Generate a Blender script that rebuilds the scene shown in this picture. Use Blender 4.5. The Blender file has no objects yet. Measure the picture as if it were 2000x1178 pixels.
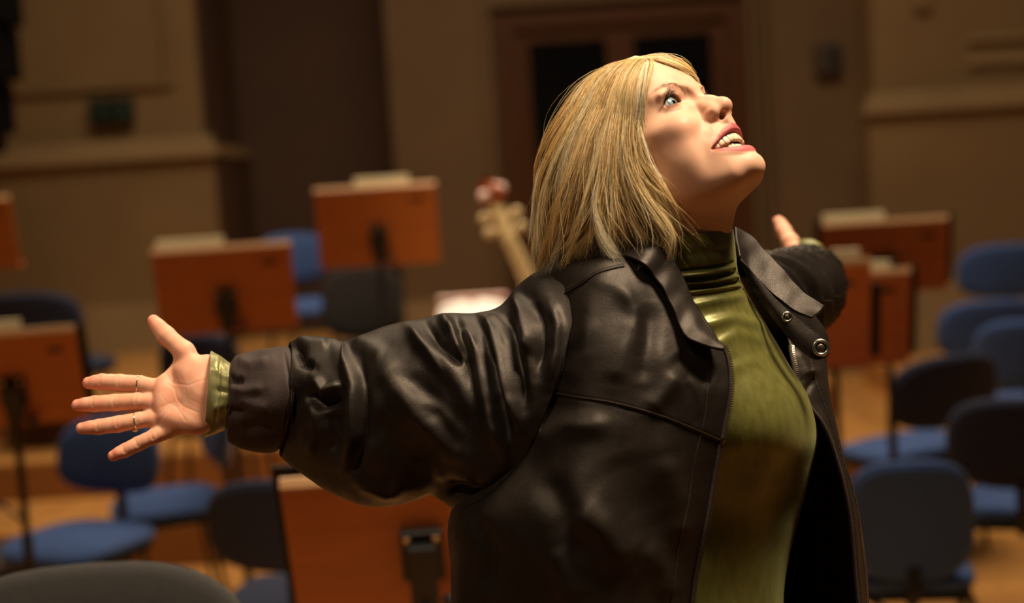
import bpy, bmesh, math, random
import numpy as np
from mathutils import Vector, Matrix, Euler

# ------------------------------------------------------------------ camera
SC = bpy.context.scene
COL = SC.collection
rnd = random.Random(7)
FPX = 2000 * 50.0 / 36.0            # focal length in pixels of the 2000 x 1178 frame
CAM_H = 1.75
PITCH = math.radians(-4.92)
ROLL = math.radians(3.6)
cam_data = bpy.data.cameras.new('camera')
cam = bpy.data.objects.new('camera', cam_data)
COL.objects.link(cam)
cam_data.lens = 50.0
cam_data.sensor_width = 36.0
cam_data.clip_start = 0.05
cam_data.clip_end = 100
_R = Matrix.Rotation(PITCH, 3, 'X') @ Matrix.Rotation(ROLL, 3, 'Y')   # camera space: x right, y depth, z up
CAMR = np.array(_R)
CAMT = np.array((0.0, 0.0, CAM_H))
_M = (_R @ Matrix.Rotation(math.radians(90), 3, 'X')).to_4x4()
_M.translation = Vector(CAMT)
cam.matrix_world = _M
SC.camera = cam
cam_data.dof.use_dof = True
cam_data.dof.focus_distance = 1.60
cam_data.dof.aperture_fstop = 2.3
cam_data.dof.aperture_blades = 0

# ------------------------------------------------------------------ world, lights, exposure
w = bpy.data.worlds.new('hall_dark')
SC.world = w
w.use_nodes = True
w.node_tree.nodes['Background'].inputs[0].default_value = (1.0, 0.74, 0.48, 1)
w.node_tree.nodes['Background'].inputs[1].default_value = 0.020
SC.view_settings.view_transform = 'Standard'
SC.view_settings.look = 'None'
SC.view_settings.gamma = 1.0
SC.view_settings.use_curve_mapping = False
SC.view_settings.exposure = 0.0


def area_light(name, loc, target, size, power, color, size_y=None, spread=180):
    d = bpy.data.lights.new(name, 'AREA')
    d.energy = power
    d.color = color
    d.size = size
    if size_y:
        d.shape = 'RECTANGLE'
        d.size_y = size_y
    d.spread = math.radians(spread)
    o = bpy.data.objects.new(name, d)
    COL.objects.link(o)
    o.location = loc
    o.rotation_euler = (Vector(target) - Vector(loc)).to_track_quat('-Z', 'Y').to_euler()
    return o


WARM = (1.0, 0.79, 0.55)
# stage spots high above the podium, a little in front of the singer, and the bank over the orchestra
area_light('stage_key_light', (1.45, 1.2, 5.2), (0.25, 1.6, 1.7), 0.85, 42, WARM, spread=60)
area_light('stage_bank_light', (0.2, 6.6, 7.6), (0.2, 6.4, 0.0), 6.0, 350, WARM, 4.0, spread=130)


def spot_light(name, loc, target, power, color, angle, radius=.12, blend=.6):
    d = bpy.data.lights.new(name, 'SPOT')
    d.energy = power
    d.color = color
    d.spot_size = math.radians(angle)
    d.spot_blend = blend
    d.shadow_soft_size = radius
    o = bpy.data.objects.new(name, d)
    COL.objects.link(o)
    o.location = loc
    o.rotation_euler = (Vector(target) - Vector(loc)).to_track_quat('-Z', 'Y').to_euler()
    return o


# added unseen spot, brightens the outstretched hand and the hair
spot_light('hand_fill_spot', (-1.5, -0.2, 5.2), (-0.40, 1.66, 1.66), 370, WARM, 23, blend=.9)
# another added spot, only there to brighten the double bass and the open score
spot_light('bass_fill_spot', (-1.6, 3.2, 7.2), (-0.1, 6.7, 1.35), 850, WARM, 13, blend=.7)


# ------------------------------------------------------------------ helpers
def cam2w(p):
    """camera-space points (x right, y depth, z up) -> world"""
    return np.asarray(p, float) @ CAMR.T + CAMT


def PX(px, py, d):
    """pixel + depth -> camera-space point"""
    return np.array(((px - 1000.0) * d / FPX, d, (589.0 - py) * d / FPX))


def W(px, py, d):
    return cam2w(PX(px, py, d))


def on_plane(px, py, h):
    """world point where the pixel's ray meets the level z = h"""
    dr = CAMR @ PX(px, py, 1.0)
    t = (h - CAMT[2]) / dr[2]
    return CAMT + dr * t


def link_mesh(name, verts, faces, mat=None, parent=None, smooth=True):
    """verts are world coordinates; children are stored relative to their thing"""
    me = bpy.data.meshes.new(name)
    v = np.asarray(verts, float)
    if parent is not None:
        v = v - np.array(parent['_o']) if '_o' in parent.keys() else v
    if isinstance(faces, np.ndarray):
        n, m = faces.shape
        me.vertices.add(len(v))
        me.vertices.foreach_set('co', v.astype(np.float32).ravel())
        me.loops.add(n * m)
        me.loops.foreach_set('vertex_index', faces.astype(np.int32).ravel())
        me.polygons.add(n)
        me.polygons.foreach_set('loop_start', np.arange(0, n * m, m, dtype=np.int32))
        me.polygons.foreach_set('loop_total', np.full(n, m, dtype=np.int32))
        me.update(calc_edges=True)
        me.validate()
    else:
        me.from_pydata(v.tolist(), [], faces)
    if smooth:
        me.polygons.foreach_set('use_smooth', np.ones(len(me.polygons), dtype=bool))
    o = bpy.data.objects.new(name, me)
    COL.objects.link(o)
    if mat:
        me.materials.append(mat)
    if parent is not None:
        o.parent = parent
        if '_o' in parent.keys():
            o['_o'] = list(parent['_o'])
    return o


def tag(o, label=None, cat=None, group=None, kind=None):
    if label: o['label'] = label
    if cat: o['category'] = cat
    if group: o['group'] = group
    if kind: o['kind'] = kind
    return o


def empty(name, loc=(0, 0, 0), rz=0.0):
    o = bpy.data.objects.new(name, None)
    COL.objects.link(o)
    o.location = loc
    o.rotation_euler = (0, 0, rz)
    o.empty_display_size = 0.1
    return o


# ---- materials
def new_mat(name):
    m = bpy.data.materials.new(name)
    m.use_nodes = True
    nt = m.node_tree
    b = nt.nodes['Principled BSDF']
    return m, nt, b


def noise(nt, scale, detail=4, rough=0.5, coord='Object', stretch=None):
    tc = nt.nodes.new('ShaderNodeTexCoord')
    n = nt.nodes.new('ShaderNodeTexNoise')
    n.inputs['Scale'].default_value = scale
    n.inputs['Detail'].default_value = detail
    n.inputs['Roughness'].default_value = rough
    src = tc.outputs[coord]
    if stretch:
        mp = nt.nodes.new('ShaderNodeMapping')
        mp.inputs['Scale'].default_value = stretch
        nt.links.new(src, mp.inputs[0])
        src = mp.outputs[0]
    nt.links.new(src, n.inputs['Vector'])
    return n


def ramp(nt, src, stops):
    r = nt.nodes.new('ShaderNodeValToRGB')
    e = r.color_ramp.elements
    while len(e) < len(stops):
        e.new(0.5)
    for i, (p, c) in enumerate(stops):
        e[i].position = p
        e[i].color = (*c, 1) if len(c) == 3 else c
    nt.links.new(src, r.inputs[0])
    return r


def simple(name, col, rough=0.5, var=0.15, scale=8, metal=0.0, bump=0.0, bscale=60, spec=0.5, stretch=None, sheen=0.0, coat=0.0):
    m, nt, b = new_mat(name)
    n = noise(nt, scale, stretch=stretch)
    lo = tuple(max(0, c * (1 - var)) for c in col)
    hi = tuple(min(1, c * (1 + var)) for c in col)
    r = ramp(nt, n.outputs['Fac'], [(0.3, lo), (0.7, hi)])
    nt.links.new(r.outputs[0], b.inputs['Base Color'])
    b.inputs['Roughness'].default_value = rough
    b.inputs['Metallic'].default_value = metal
    b.inputs['Specular IOR Level'].default_value = spec
    if sheen:
        b.inputs['Sheen Weight'].default_value = sheen
    if coat:
        b.inputs['Coat Weight'].default_value = coat
        b.inputs['Coat Roughness'].default_value = 0.12
    if bump:
        n2 = noise(nt, bscale, 3)
        bp = nt.nodes.new('ShaderNodeBump')
        bp.inputs['Strength'].default_value = bump
        bp.inputs['Distance'].default_value = 0.002
        nt.links.new(n2.outputs['Fac'], bp.inputs['Height'])
        nt.links.new(bp.outputs[0], b.inputs['Normal'])
    return m

# ------------------------------------------------------------------ signed-distance sculpting
class Sdf:
    """distance grid with local edits; meshed by surface nets"""

    def __init__(self, lo, hi, h):
        self.lo = np.array(lo, np.float32)
        self.h = h
        self.n = (np.ceil((np.array(hi) - np.array(lo)) / h).astype(int) + 1)
        self.F = np.full(self.n, 9.0, np.float32)

    def _sub(self, lo, hi):
        a = np.clip(np.floor((np.array(lo) - self.lo) / self.h).astype(int), 0, self.n - 1)
        b = np.clip(np.ceil((np.array(hi) - self.lo) / self.h).astype(int) + 1, 1, self.n)
        s = tuple(slice(int(i), int(j)) for i, j in zip(a, b))
        ax = [self.lo[i] + self.h * np.arange(a[i], b[i], dtype=np.float32) for i in range(3)]
        X, Y, Z = np.meshgrid(*ax, indexing='ij', sparse=True)
        return s, X, Y, Z

    def op(self, fn, lo, hi, k=0.0, mode='u', pad=None):
        p = (k + 3 * self.h) if pad is None else pad
        s, X, Y, Z = self._sub(np.array(lo) - p, np.array(hi) + p)
        d = fn(X, Y, Z)
        a = self.F[s]
        if d.size == 0 or a.size == 0:
            return
        if mode == 'u':
            r = np.minimum(a, d)
            if k > 0:
                hh = np.maximum(k - np.abs(a - d), 0) / k
                r = r - hh * hh * k * 0.25
        elif mode == 's':
            d = -d
            r = np.maximum(a, d)
            if k > 0:
                hh = np.maximum(k - np.abs(a - d), 0) / k
                r = r + hh * hh * k * 0.25
        elif mode == 'add':
            r = a + d
        self.F[s] = r

    def ell(self, c, r, k=0.0, mode='u', R=None, sym=False):
        for sg in ((1, -1) if sym else (1,)):
            cc = np.array(c, float) * np.array((sg, 1, 1))
            rr = np.array(r, float)
            if R is None:
                Rm = np.eye(3)
            else:
                Rm = np.array(R)
                if sg < 0:
                    S = np.diag((-1.0, 1, 1))
                    Rm = S @ Rm @ S
            m = float(rr.max()) if R is not None else rr

            def fn(X, Y, Z):
                x, y, z = X - cc[0], Y - cc[1], Z - cc[2]
                u = (Rm[0, 0] * x + Rm[1, 0] * y + Rm[2, 0] * z)
                v = (Rm[0, 1] * x + Rm[1, 1] * y + Rm[2, 1] * z)
                w_ = (Rm[0, 2] * x + Rm[1, 2] * y + Rm[2, 2] * z)
                k0 = np.sqrt((u / rr[0]) ** 2 + (v / rr[1]) ** 2 + (w_ / rr[2]) ** 2)
                k1 = np.sqrt((u / rr[0] ** 2) ** 2 + (v / rr[1] ** 2) ** 2 + (w_ / rr[2] ** 2) ** 2) + 1e-6
                return (k0 * (k0 - 1.0) / k1).astype(np.float32)
            self.op(fn, cc - m, cc + m, k, mode)

    def cone(self, a, b, ra, rb, k=0.0, mode='u', sym=False, flat=None):
        """capsule with a linear radius"""
        for sg in ((1, -1) if sym else (1,)):
            S = np.array((sg, 1, 1), float)
            A = np.array(a, float) * S
            B = np.array(b, float) * S
            d = B - A
            L2 = float(d @ d) + 1e-9
            m = max(ra, rb)

            def fn(X, Y, Z):
                x, y, z = X - A[0], Y - A[1], Z - A[2]
                t = np.clip((x * d[0] + y * d[1] + z * d[2]) / L2, 0, 1)
                q = np.sqrt((x - t * d[0]) ** 2 + (y - t * d[1]) ** 2 + (z - t * d[2]) ** 2)
                return (q - (ra + (rb - ra) * t)).astype(np.float32)
            self.op(fn, np.minimum(A, B) - m, np.maximum(A, B) + m, k, mode)

    def chain(self, pts, rad, k=0.0, mode='u', sym=False):
        for i in range(len(pts) - 1):
            self.cone(pts[i], pts[i + 1], rad[i], rad[i + 1], k, mode, sym)

    def mesh(self):
        F, h = self.F, self.h
        I = F < 0
        nx, ny, nz = F.shape
        C = np.zeros((nx - 1, ny - 1, nz - 1), np.uint8)
        for dx in (0, 1):
            for dy in (0, 1):
                for dz in (0, 1):
                    C += I[dx:nx - 1 + dx, dy:ny - 1 + dy, dz:nz - 1 + dz]
        act = np.argwhere((C > 0) & (C < 8))
        idx = np.full(C.shape, -1, np.int64)
        idx[tuple(act.T)] = np.arange(len(act))
        acc = np.zeros((len(act), 3))
        cnt = np.zeros(len(act))
        cor = [np.array(c) for c in ((0, 0, 0), (1, 0, 0), (0, 1, 0), (1, 1, 0), (0, 0, 1), (1, 0, 1), (0, 1, 1), (1, 1, 1))]
        val = [F[tuple((act + c).T)] for c in cor]
        for i, j in ((0, 1), (2, 3), (4, 5), (6, 7), (0, 2), (1, 3), (4, 6), (5, 7), (0, 4), (1, 5), (2, 6), (3, 7)):
            a, b = val[i], val[j]
            x = (a < 0) != (b < 0)
            t = np.where(x, a / np.where(x, a - b, 1), 0)
            p = cor[i] + t[:, None] * (cor[j] - cor[i])
            acc[x] += p[x]
            cnt[x] += 1
        V = (act + acc / np.maximum(cnt, 1)[:, None]) * h + self.lo
        Q = []
        for ax in range(3):
            sl0 = [slice(None)] * 3
            sl1 = [slice(None)] * 3
            sl0[ax] = slice(0, -1)
            sl1[ax] = slice(1, None)
            a = I[tuple(sl0)]
            b = I[tuple(sl1)]
            e = np.argwhere(a != b)
            u, v = (ax + 1) % 3, (ax + 2) % 3
            ok = (e[:, u] > 0) & (e[:, v] > 0) & (e[:, u] < F.shape[u] - 1) & (e[:, v] < F.shape[v] - 1)
            e = e[ok]
            ins = a[tuple(e.T)]
            q = []
            for du, dv in ((-1, -1), (0, -1), (0, 0), (-1, 0)):
                c = e.copy()
                c[:, u] += du
                c[:, v] += dv
                q.append(idx[tuple(c.T)])
            q = np.stack(q, 1)
            q[~ins] = q[~ins][:, ::-1]
            Q.append(q)
        Q = np.concatenate(Q)
        return V, Q[(Q >= 0).all(1)]


def smooth_verts(V, Q, it=2, lam=0.5):
    n = len(V)
    e = np.concatenate([Q[:, [0, 1]], Q[:, [1, 2]], Q[:, [2, 3]], Q[:, [3, 0]]])
    deg = np.bincount(e[:, 0], minlength=n) + np.bincount(e[:, 1], minlength=n)
    for _ in range(it):
        for l in (lam, -lam * 1.02):
            s = np.zeros_like(V)
            for c in range(3):
                s[:, c] = np.bincount(e[:, 0], V[e[:, 1], c], n) + np.bincount(e[:, 1], V[e[:, 0], c], n)
            V = V + l * (s / np.maximum(deg, 1)[:, None] - V)
    return V

def catmull(P, n):
    P = np.asarray(P, float)
    m = len(P) - 1
    Pe = np.vstack([2 * P[0] - P[1], P, 2 * P[-1] - P[-2]])
    t = np.linspace(0, m, n)
    i = np.minimum(t.astype(int), m - 1)
    f = (t - i)[:, None]
    a, b, c, d = Pe[i], Pe[i + 1], Pe[i + 2], Pe[i + 3]
    return 0.5 * (2 * b + (c - a) * f + (2 * a - 5 * b + 4 * c - d) * f ** 2 + (3 * b - 3 * c + d - a) * f ** 3)


def strand_tubes(paths, rad, sides=3):
    """paths (S,N,3) world, rad (S,N) -> verts, quads"""
    S, N, _ = paths.shape
    T = np.gradient(paths, axis=1)
    T /= np.linalg.norm(T, axis=2, keepdims=True) + 1e-9
    ref = np.zeros_like(T)
    ref[..., 1] = 1.0
    A = np.cross(T, ref)
    A /= np.linalg.norm(A, axis=2, keepdims=True) + 1e-9
    B = np.cross(T, A)
    V = []
    for k in range(sides):
        a = 2 * math.pi * k / sides
        V.append(paths + rad[..., None] * (math.cos(a) * A + math.sin(a) * B))
    V = np.stack(V, 2).reshape(-1, 3)
    base = (np.arange(S)[:, None, None] * N + np.arange(N - 1)[None, :, None]) * sides
    k = np.arange(sides)[None, None, :]
    k2 = (k + 1) % sides
    Q = np.stack([base + k, base + k2, base + sides + k2, base + sides + k], -1).reshape(-1, 4)
    return V, Q


def disc_ell(c, ax, rad, n=12, m=6):
    V, F = uv_ball(n, m)
    V = np.array(V) * np.array(rad)
    return c + V @ np.array(ax), F


def torus(c, ax, R, r, n=36, m=8, squash=1.0):
    V, F = [], []
    for i in range(n):
        a = 2 * math.pi * i / n
        for j in range(m):
            b = 2 * math.pi * j / m
            V.append(((R + r * math.cos(b)) * math.cos(a), (R * squash + r * math.cos(b)) * math.sin(a), r * math.sin(b)))
            F.append((i * m + j, ((i + 1) % n) * m + j, ((i + 1) % n) * m + (j + 1) % m, i * m + (j + 1) % m))
    return np.asarray(c) + np.array(V) @ np.array(ax), F


def uv_ball(n=40, m=24):
    V, F = [], []
    for j in range(m + 1):
        ph = -math.pi / 2 + math.pi * j / m
        for i in range(n):
            a = 2 * math.pi * i / n
            z = math.sin(ph)
            V.append((math.cos(ph) * math.cos(a), math.cos(ph) * math.sin(a), z))
    for j in range(m):
        for i in range(n):
            F.append((j * n + i, j * n + (i + 1) % n, (j + 1) * n + (i + 1) % n, (j + 1) * n + i))
    return V, F



# ------------------------------------------------------------------ the hall
def box(x0, x1, y0, y1, z0, z1, bev=0.0):
    """verts, faces of a box, optionally with bevelled edges (made in bmesh)"""
    bm = bmesh.new()
    bmesh.ops.create_cube(bm, size=1.0)
    for v in bm.verts:
        v.co = Vector((x0 + (x1 - x0) * (v.co.x + .5), y0 + (y1 - y0) * (v.co.y + .5), z0 + (z1 - z0) * (v.co.z + .5)))
    if bev:
        bmesh.ops.bevel(bm, geom=bm.edges[:], offset=bev, segments=2, profile=.6, affect='EDGES')
    bm.verts.index_update()
    V = [tuple(v.co) for v in bm.verts]
    F = [tuple(v.index for v in f.verts) for f in bm.faces]
    bm.free()
    return V, F


def merge(*parts):
    V, F = [], []
    for v, f in parts:
        n = len(V)
        V += [tuple(p) for p in v]
        F += [tuple(i + n for i in q) for q in f]
    return V, F


def struct(name, vf, mat, parent=None, smooth=False):
    o = link_mesh(name, vf[0], vf[1], mat, parent, smooth)
    if parent is None:
        o['kind'] = 'structure'
    return o


def wood_material(name, a, b_, rough=.35, scale=(1.2, 14, 14), coat=0.0, boards=None):
    m, nt, b = new_mat(name)
    n = noise(nt, 3.0, 6, .6, stretch=scale)
    r = ramp(nt, n.outputs['Fac'], [(0.28, a), (0.72, b_)])
    src = r.outputs[0]
    if boards:
        tc = nt.nodes.new('ShaderNodeTexCoord')
        br = nt.nodes.new('ShaderNodeTexBrick')
        br.inputs['Scale'].default_value = 1.0
        br.inputs['Brick Width'].default_value = boards[0]
        br.inputs['Row Height'].default_value = boards[1]
        br.inputs['Mortar Size'].default_value = 0.002
        br.inputs['Color1'].default_value = (1, 1, 1, 1)
        br.inputs['Color2'].default_value = (.82, .8, .78, 1)
        br.inputs['Mortar'].default_value = (.35, .3, .25, 1)
        nt.links.new(tc.outputs['Object'], br.inputs['Vector'])
        mx = nt.nodes.new('ShaderNodeMix')
        mx.data_type = 'RGBA'
        mx.blend_type = 'MULTIPLY'
        mx.inputs['Factor'].default_value = 1.0
        nt.links.new(src, mx.inputs['A'])
        nt.links.new(br.outputs['Color'], mx.inputs['B'])
        src = mx.outputs['Result']
    nt.links.new(src, b.inputs['Base Color'])
    b.inputs['Roughness'].default_value = rough
    if coat:
        b.inputs['Coat Weight'].default_value = coat
        b.inputs['Coat Roughness'].default_value = .1
    return m


M_WALL_DIM = simple('beige_plaster_dimmed', (.135, .078, .032), .8, .10, 1.5, bump=.2, bscale=40)  # beige plaster with the dimmer light by the door put into its colour
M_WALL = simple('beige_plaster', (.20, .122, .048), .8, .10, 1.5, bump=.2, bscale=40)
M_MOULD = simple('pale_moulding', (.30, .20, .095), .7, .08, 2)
M_RETURN_SHADE = simple('painted_return_shade', (.075, .035, .017), .6, .2, 2, stretch=(1, 1, .2))  # shade on the return face put into the colour
M_FLOOR = wood_material('stage_floor_wood', (.50, .22, .055), (.68, .34, .10), .38, (14, 1.2, 14), boards=(2.4, .12))
M_RISER = wood_material('riser_wood', (.30, .12, .03), (.42, .18, .05), .45)
M_DOOR = wood_material('door_wood', (.050, .017, .0045), (.085, .029, .008), .4, (14, 14, 1.0))
M_GLASS = simple('dark_door_glass', (.004, .004, .0045), .12, .1)
M_BLACK = simple('black_metal', (.008, .008, .009), .4, .2)
M_BLACKM = simple('black_matte', (.009, .008, .008), .75, .2)
M_PODIUM = simple('podium_carpet', (.05, .02, .018), .95, .2, 20)

# stage floor, risers, podium
struct('floor', box(-9, 9, -1.5, 16.0, -.12, 0.0), M_FLOOR)


def prism(poly, z0, z1):
    n = len(poly)
    V = [(x, y, z0) for x, y in poly] + [(x, y, z1) for x, y in poly]
    F = [tuple(range(n))[::-1], tuple(range(n, 2 * n))] + [(i, (i + 1) % n, n + (i + 1) % n, n + i) for i in range(n)]
    return V, F


for i, (poly, z1) in enumerate(((((-7, 6.78), (-1.2, 6.72), (2.0, 7.55), (2.0, 11.6), (-7, 11.6)), .2), (((-7, 7.55), (-1.0, 7.50), (1.9, 8.5), (1.9, 11.6), (-7, 11.6)), .4),
                                (((-7, 8.3), (-1.08, 8.3), (-1.08, 8.85), (1.8, 8.85), (1.8, 11.6), (-7, 11.6)), .6), (((2.7, 9.3), (7, 9.0), (7, 11.0), (2.7, 11.0)), .2))):
    z0 = (0.0, .2, .4, 0.0)[i]
    r_ = struct('riser_%d' % (i + 1), prism(poly, z0, z1), M_FLOOR)
    # wooden fascia board on the front edge
    (x0, y0), (x1, y1) = poly[0], poly[1]
    pts = poly[:(3, 3, 4, 2)[i]]
    for (x0, y0), (x1, y1) in zip(pts[:-1], pts[1:]):
        fas = prism(((x0, y0 - .02), (x1, y1 - .02), (x1, y1), (x0, y0)), z0, z1 - .015)
        struct('fascia_board', fas, M_RISER, r_)
pod = empty('podium', (0.1, 1.75, 0))
tag(pod, 'low carpeted conductor podium under the woman', 'podium')
V, F = box(-1.25, 1.15, -.95, .72, 0, .185, .01)
link_mesh('platform', V, F, M_RISER, pod, smooth=False)
V, F = box(-1.23, 1.13, -.93, .70, .185, .20)
link_mesh('carpet', V, F, M_PODIUM, pod, smooth=False)

# back wall: left bay, niche, door wall, right bay
LEDGE = 2.13
struct('wall_left', merge(box(-8.5, -2.28, 10.98, 14.2, 0, 6.5), box(-8.5, -2.20, 10.88, 10.98, 0, LEDGE - .06)), M_WALL)
wl = bpy.data.objects['wall_left']
struct('panel', merge(box(-3.75, -3.70, 10.94, 10.98, 2.62, 5.2), box(-2.52, -2.47, 10.94, 10.98, 2.62, 5.2), box(-3.70, -2.52, 10.94, 10.98, 2.62, 2.67)), M_WALL, wl)
struct('trim_1', merge(box(-8.5, -2.16, 10.82, 10.98, LEDGE - .06, LEDGE + .02), box(-8.5, -2.2, 10.86, 10.98, LEDGE + .02, LEDGE + .10), box(-2.28, -2.16, 10.98, 12.3, LEDGE - .06, LEDGE + .02)), M_MOULD)
struct('baseboard_left', merge(box(-8.5, -2.17, 10.85, 10.88, .6, .80), box(-8.5, -2.18, 10.86, 10.88, .80, .98)), M_MOULD)
wn = struct('wall_niche', box(-2.4, -.6, 12.3, 12.7, 0, 6.5), simple('niche_shade', (.066, .031, .014), .8, .1, 1.5))  # wall colour darkened to carry the shade of the recess
struct('shaded_return', merge(box(-2.275, -2.255, 11.0, 12.3, LEDGE + .03, 6.5), box(-2.215, -2.18, 10.89, 12.3, 0, LEDGE - .07)), M_RETURN_SHADE, wn)  # dark sheets stand in for shade on the side of the bay
struct('wall_back', merge(box(-.88, 0.0, 11.6, 14.2, 0, 6.5), box(0.0, 2.0, 11.6, 14.2, 3.06, 6.5), box(2.0, 8.5, 11.6, 14.2, 0, 6.5)), M_WALL_DIM)
struct('baseboard_back', merge(box(-.88, 0.0, 11.57, 11.6, .6, .80), box(2.0, 3.0, 11.57, 11.6, .2, .80)), M_MOULD)
struct('wall_right', merge(box(2.90, 8.5, 11.08, 11.6, 0, 6.5), box(2.82, 8.5, 10.98, 11.08, 0, LEDGE - .06)), M_WALL)
wr = bpy.data.objects['wall_right']
struct('pilaster', box(3.22, 3.34, 11.03, 11.08, 2.85, 6.0), M_WALL, wr)
struct('panel', merge(box(3.62, 8.0, 11.04, 11.08, 2.40, 2.46), box(3.62, 8.0, 11.04, 11.08, 2.58, 2.62)), M_MOULD, wr)
struct('trim_2', merge(box(2.78, 8.5, 10.92, 11.08, LEDGE - .06, LEDGE + .02), box(2.82, 8.5, 10.96, 11.08, LEDGE + .02, LEDGE + .10)), M_MOULD)
struct('baseboard_right', merge(box(2.80, 8.5, 10.95, 10.98, 0, .62), box(2.81, 8.5, 10.96, 10.98, .62, .80)), M_MOULD)
struct('trim_3', merge(box(2.0, 2.05, 11.50, 11.6, .2, 3.3), box(2.09, 2.13, 11.53, 11.6, .2, 3.3), box(2.17, 2.20, 11.55, 11.6, .2, 3.3), box(-.05, 2.05, 11.53, 11.6, 3.12, 3.2), box(-.1, -.04, 11.54, 11.6, .6, 3.2)), M_WALL_DIM)

# double door with dark glass
dr = struct('door_1', merge(box(0.0, .16, 11.48, 11.66, .2, 3.06), box(1.84, 2.0, 11.48, 11.66, .2, 3.06), box(.16, 1.84, 11.48, 11.66, 2.93, 3.06)), M_DOOR)
for x0 in (.16, 1.0):
    x1 = x0 + .84
    lf = struct('door_leaf', merge(box(x0, x0 + .10, 11.52, 11.58, .6, 2.93), box(x1 - .12, x1, 11.52, 11.58, .6, 2.93), box(x0 + .10, x1 - .12, 11.52, 11.58, 2.82, 2.93), box(x0 + .10, x1 - .12, 11.52, 11.58, .6, .95)), M_DOOR, dr)
    struct('pane', box(x0 + .10, x1 - .12, 11.545, 11.555, .95, 2.82), M_GLASS, lf)
    struct('door_handle', box(x1 - .09 if x0 < .5 else x0 + .05, x1 - .06 if x0 < .5 else x0 + .08, 11.46, 11.52, 1.5, 1.85), simple('brass_handle', (.35, .2, .07), .3, .1, metal=1), lf)

# exit sign, wall box, hung loudspeaker
es = empty('exit_sign', (-2.95, 10.92, 2.45))
tag(es, 'small dark green emergency exit sign on the beige wall', 'exit sign')
V, F = box(-.165, .165, -.03, .055, -.088, .088, .006)
link_mesh('sign_case', V, F, simple('exit_green', (.003, .013, .009), .4, .1), es, False)
M_PICTO = simple('exit_pictogram', (.022, .040, .030), .5, .1)
V, F = box(.07, .125, -.034, -.03, -.055, .055)
link_mesh('pictogram_door', V, F, M_PICTO, es, False)
V, F = prism(((-.13, 0), (-.07, .045), (-.07, .015), (.03, .015), (.03, -.015), (-.07, -.015), (-.07, -.045)), -.034, -.030)
link_mesh('pictogram_arrow', [(x, z, y) for x, y, z in V], F, M_PICTO, es, False)
wb = empty('wall_box', (2.66, 11.58, 2.55))
tag(wb, 'small dark control box on the wall right of the door', 'wall box')
V, F = box(-.11, .10, -.06, .02, -.12, .12, .01)
link_mesh('box_case', V, F, simple('control_box_grey', (.05, .03, .018), .6, .1), wb, False)
V, F = box(.0, .08, -.066, -.06, -.10, .10, .002)
link_mesh('box_cover', V, F, M_BLACKM, wb, False)
M_SPK = simple('speaker_black', (.0025, .0022, .002), 1.0, .1, spec=.1)
_p = W(27, 295, 9.0)
ls = empty('loudspeaker', (float(_p[0]) - .22, float(_p[1]), float(_p[2])))
tag(ls, 'tall black hung loudspeaker column at the left edge', 'loudspeaker')
for i in range(6):
    z = .12 + i * .34
    x = (.0, .07, .11, .13, .14, .14)[i]
    V, F = box(-.42 + x * .5, .16 + x, -.28, .28, z, z + .33, .015)
    link_mesh('cabinet', V, F, M_SPK, ls, False)
V, F = box(-.42, .10, -.25, .25, .0, .13, .03)
link_mesh('bottom_plate', V, F, M_SPK, ls, False)
V, F = box(-.02, .02, -.02, .02, 2.15, 4.4)
link_mesh('rigging_bar', V, F, M_BLACK, ls, False)

# ------------------------------------------------------------------ orchestra furniture
M_BLUE = simple('blue_upholstery', (.032, .080, .245), .85, .12, 60, bump=.3, bscale=400, sheen=.1)
M_BLUE_SHADED = simple('blue_upholstery_shaded', (.014, .022, .060), .85, .12, 60, bump=.3, bscale=400, sheen=.06)  # the same blue cloth, darkened for chair backs out of the light
M_CHARC = simple('charcoal_upholstery', (.017, .0145, .013), .9, .12, 80, bump=.4, bscale=500, sheen=.06)
M_SHELL = simple('black_plastic', (.005, .005, .0055), .5, .2)
M_FRAME = simple('dark_steel', (.035, .030, .026), .35, .2, metal=.7)
M_DESK = wood_material('orange_wood_desk', (.45, .128, .017), (.56, .165, .027), .42, (2, 2, 12))
M_EDGE_LIT = wood_material('lit_wood_edge', (.50, .26, .11), (.60, .34, .16), .5)  # paler wood stands in for the bright highlight along the desk top
M_PAPER = simple('sheet_paper', (.72, .60, .36), .8, .05)
M_BRASS = simple('brass_knob', (.80, .55, .28), .35, .05, metal=1.0)


def superell(w_, h_, n=40, p=3.4):
    out = []
    for i in range(n):
        a = 2 * math.pi * i / n
        c, s = math.cos(a), math.sin(a)
        out.append((w_ / 2 * math.copysign(abs(c) ** (2 / p), c), h_ / 2 * math.copysign(abs(s) ** (2 / p), s)))
    return out


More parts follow.
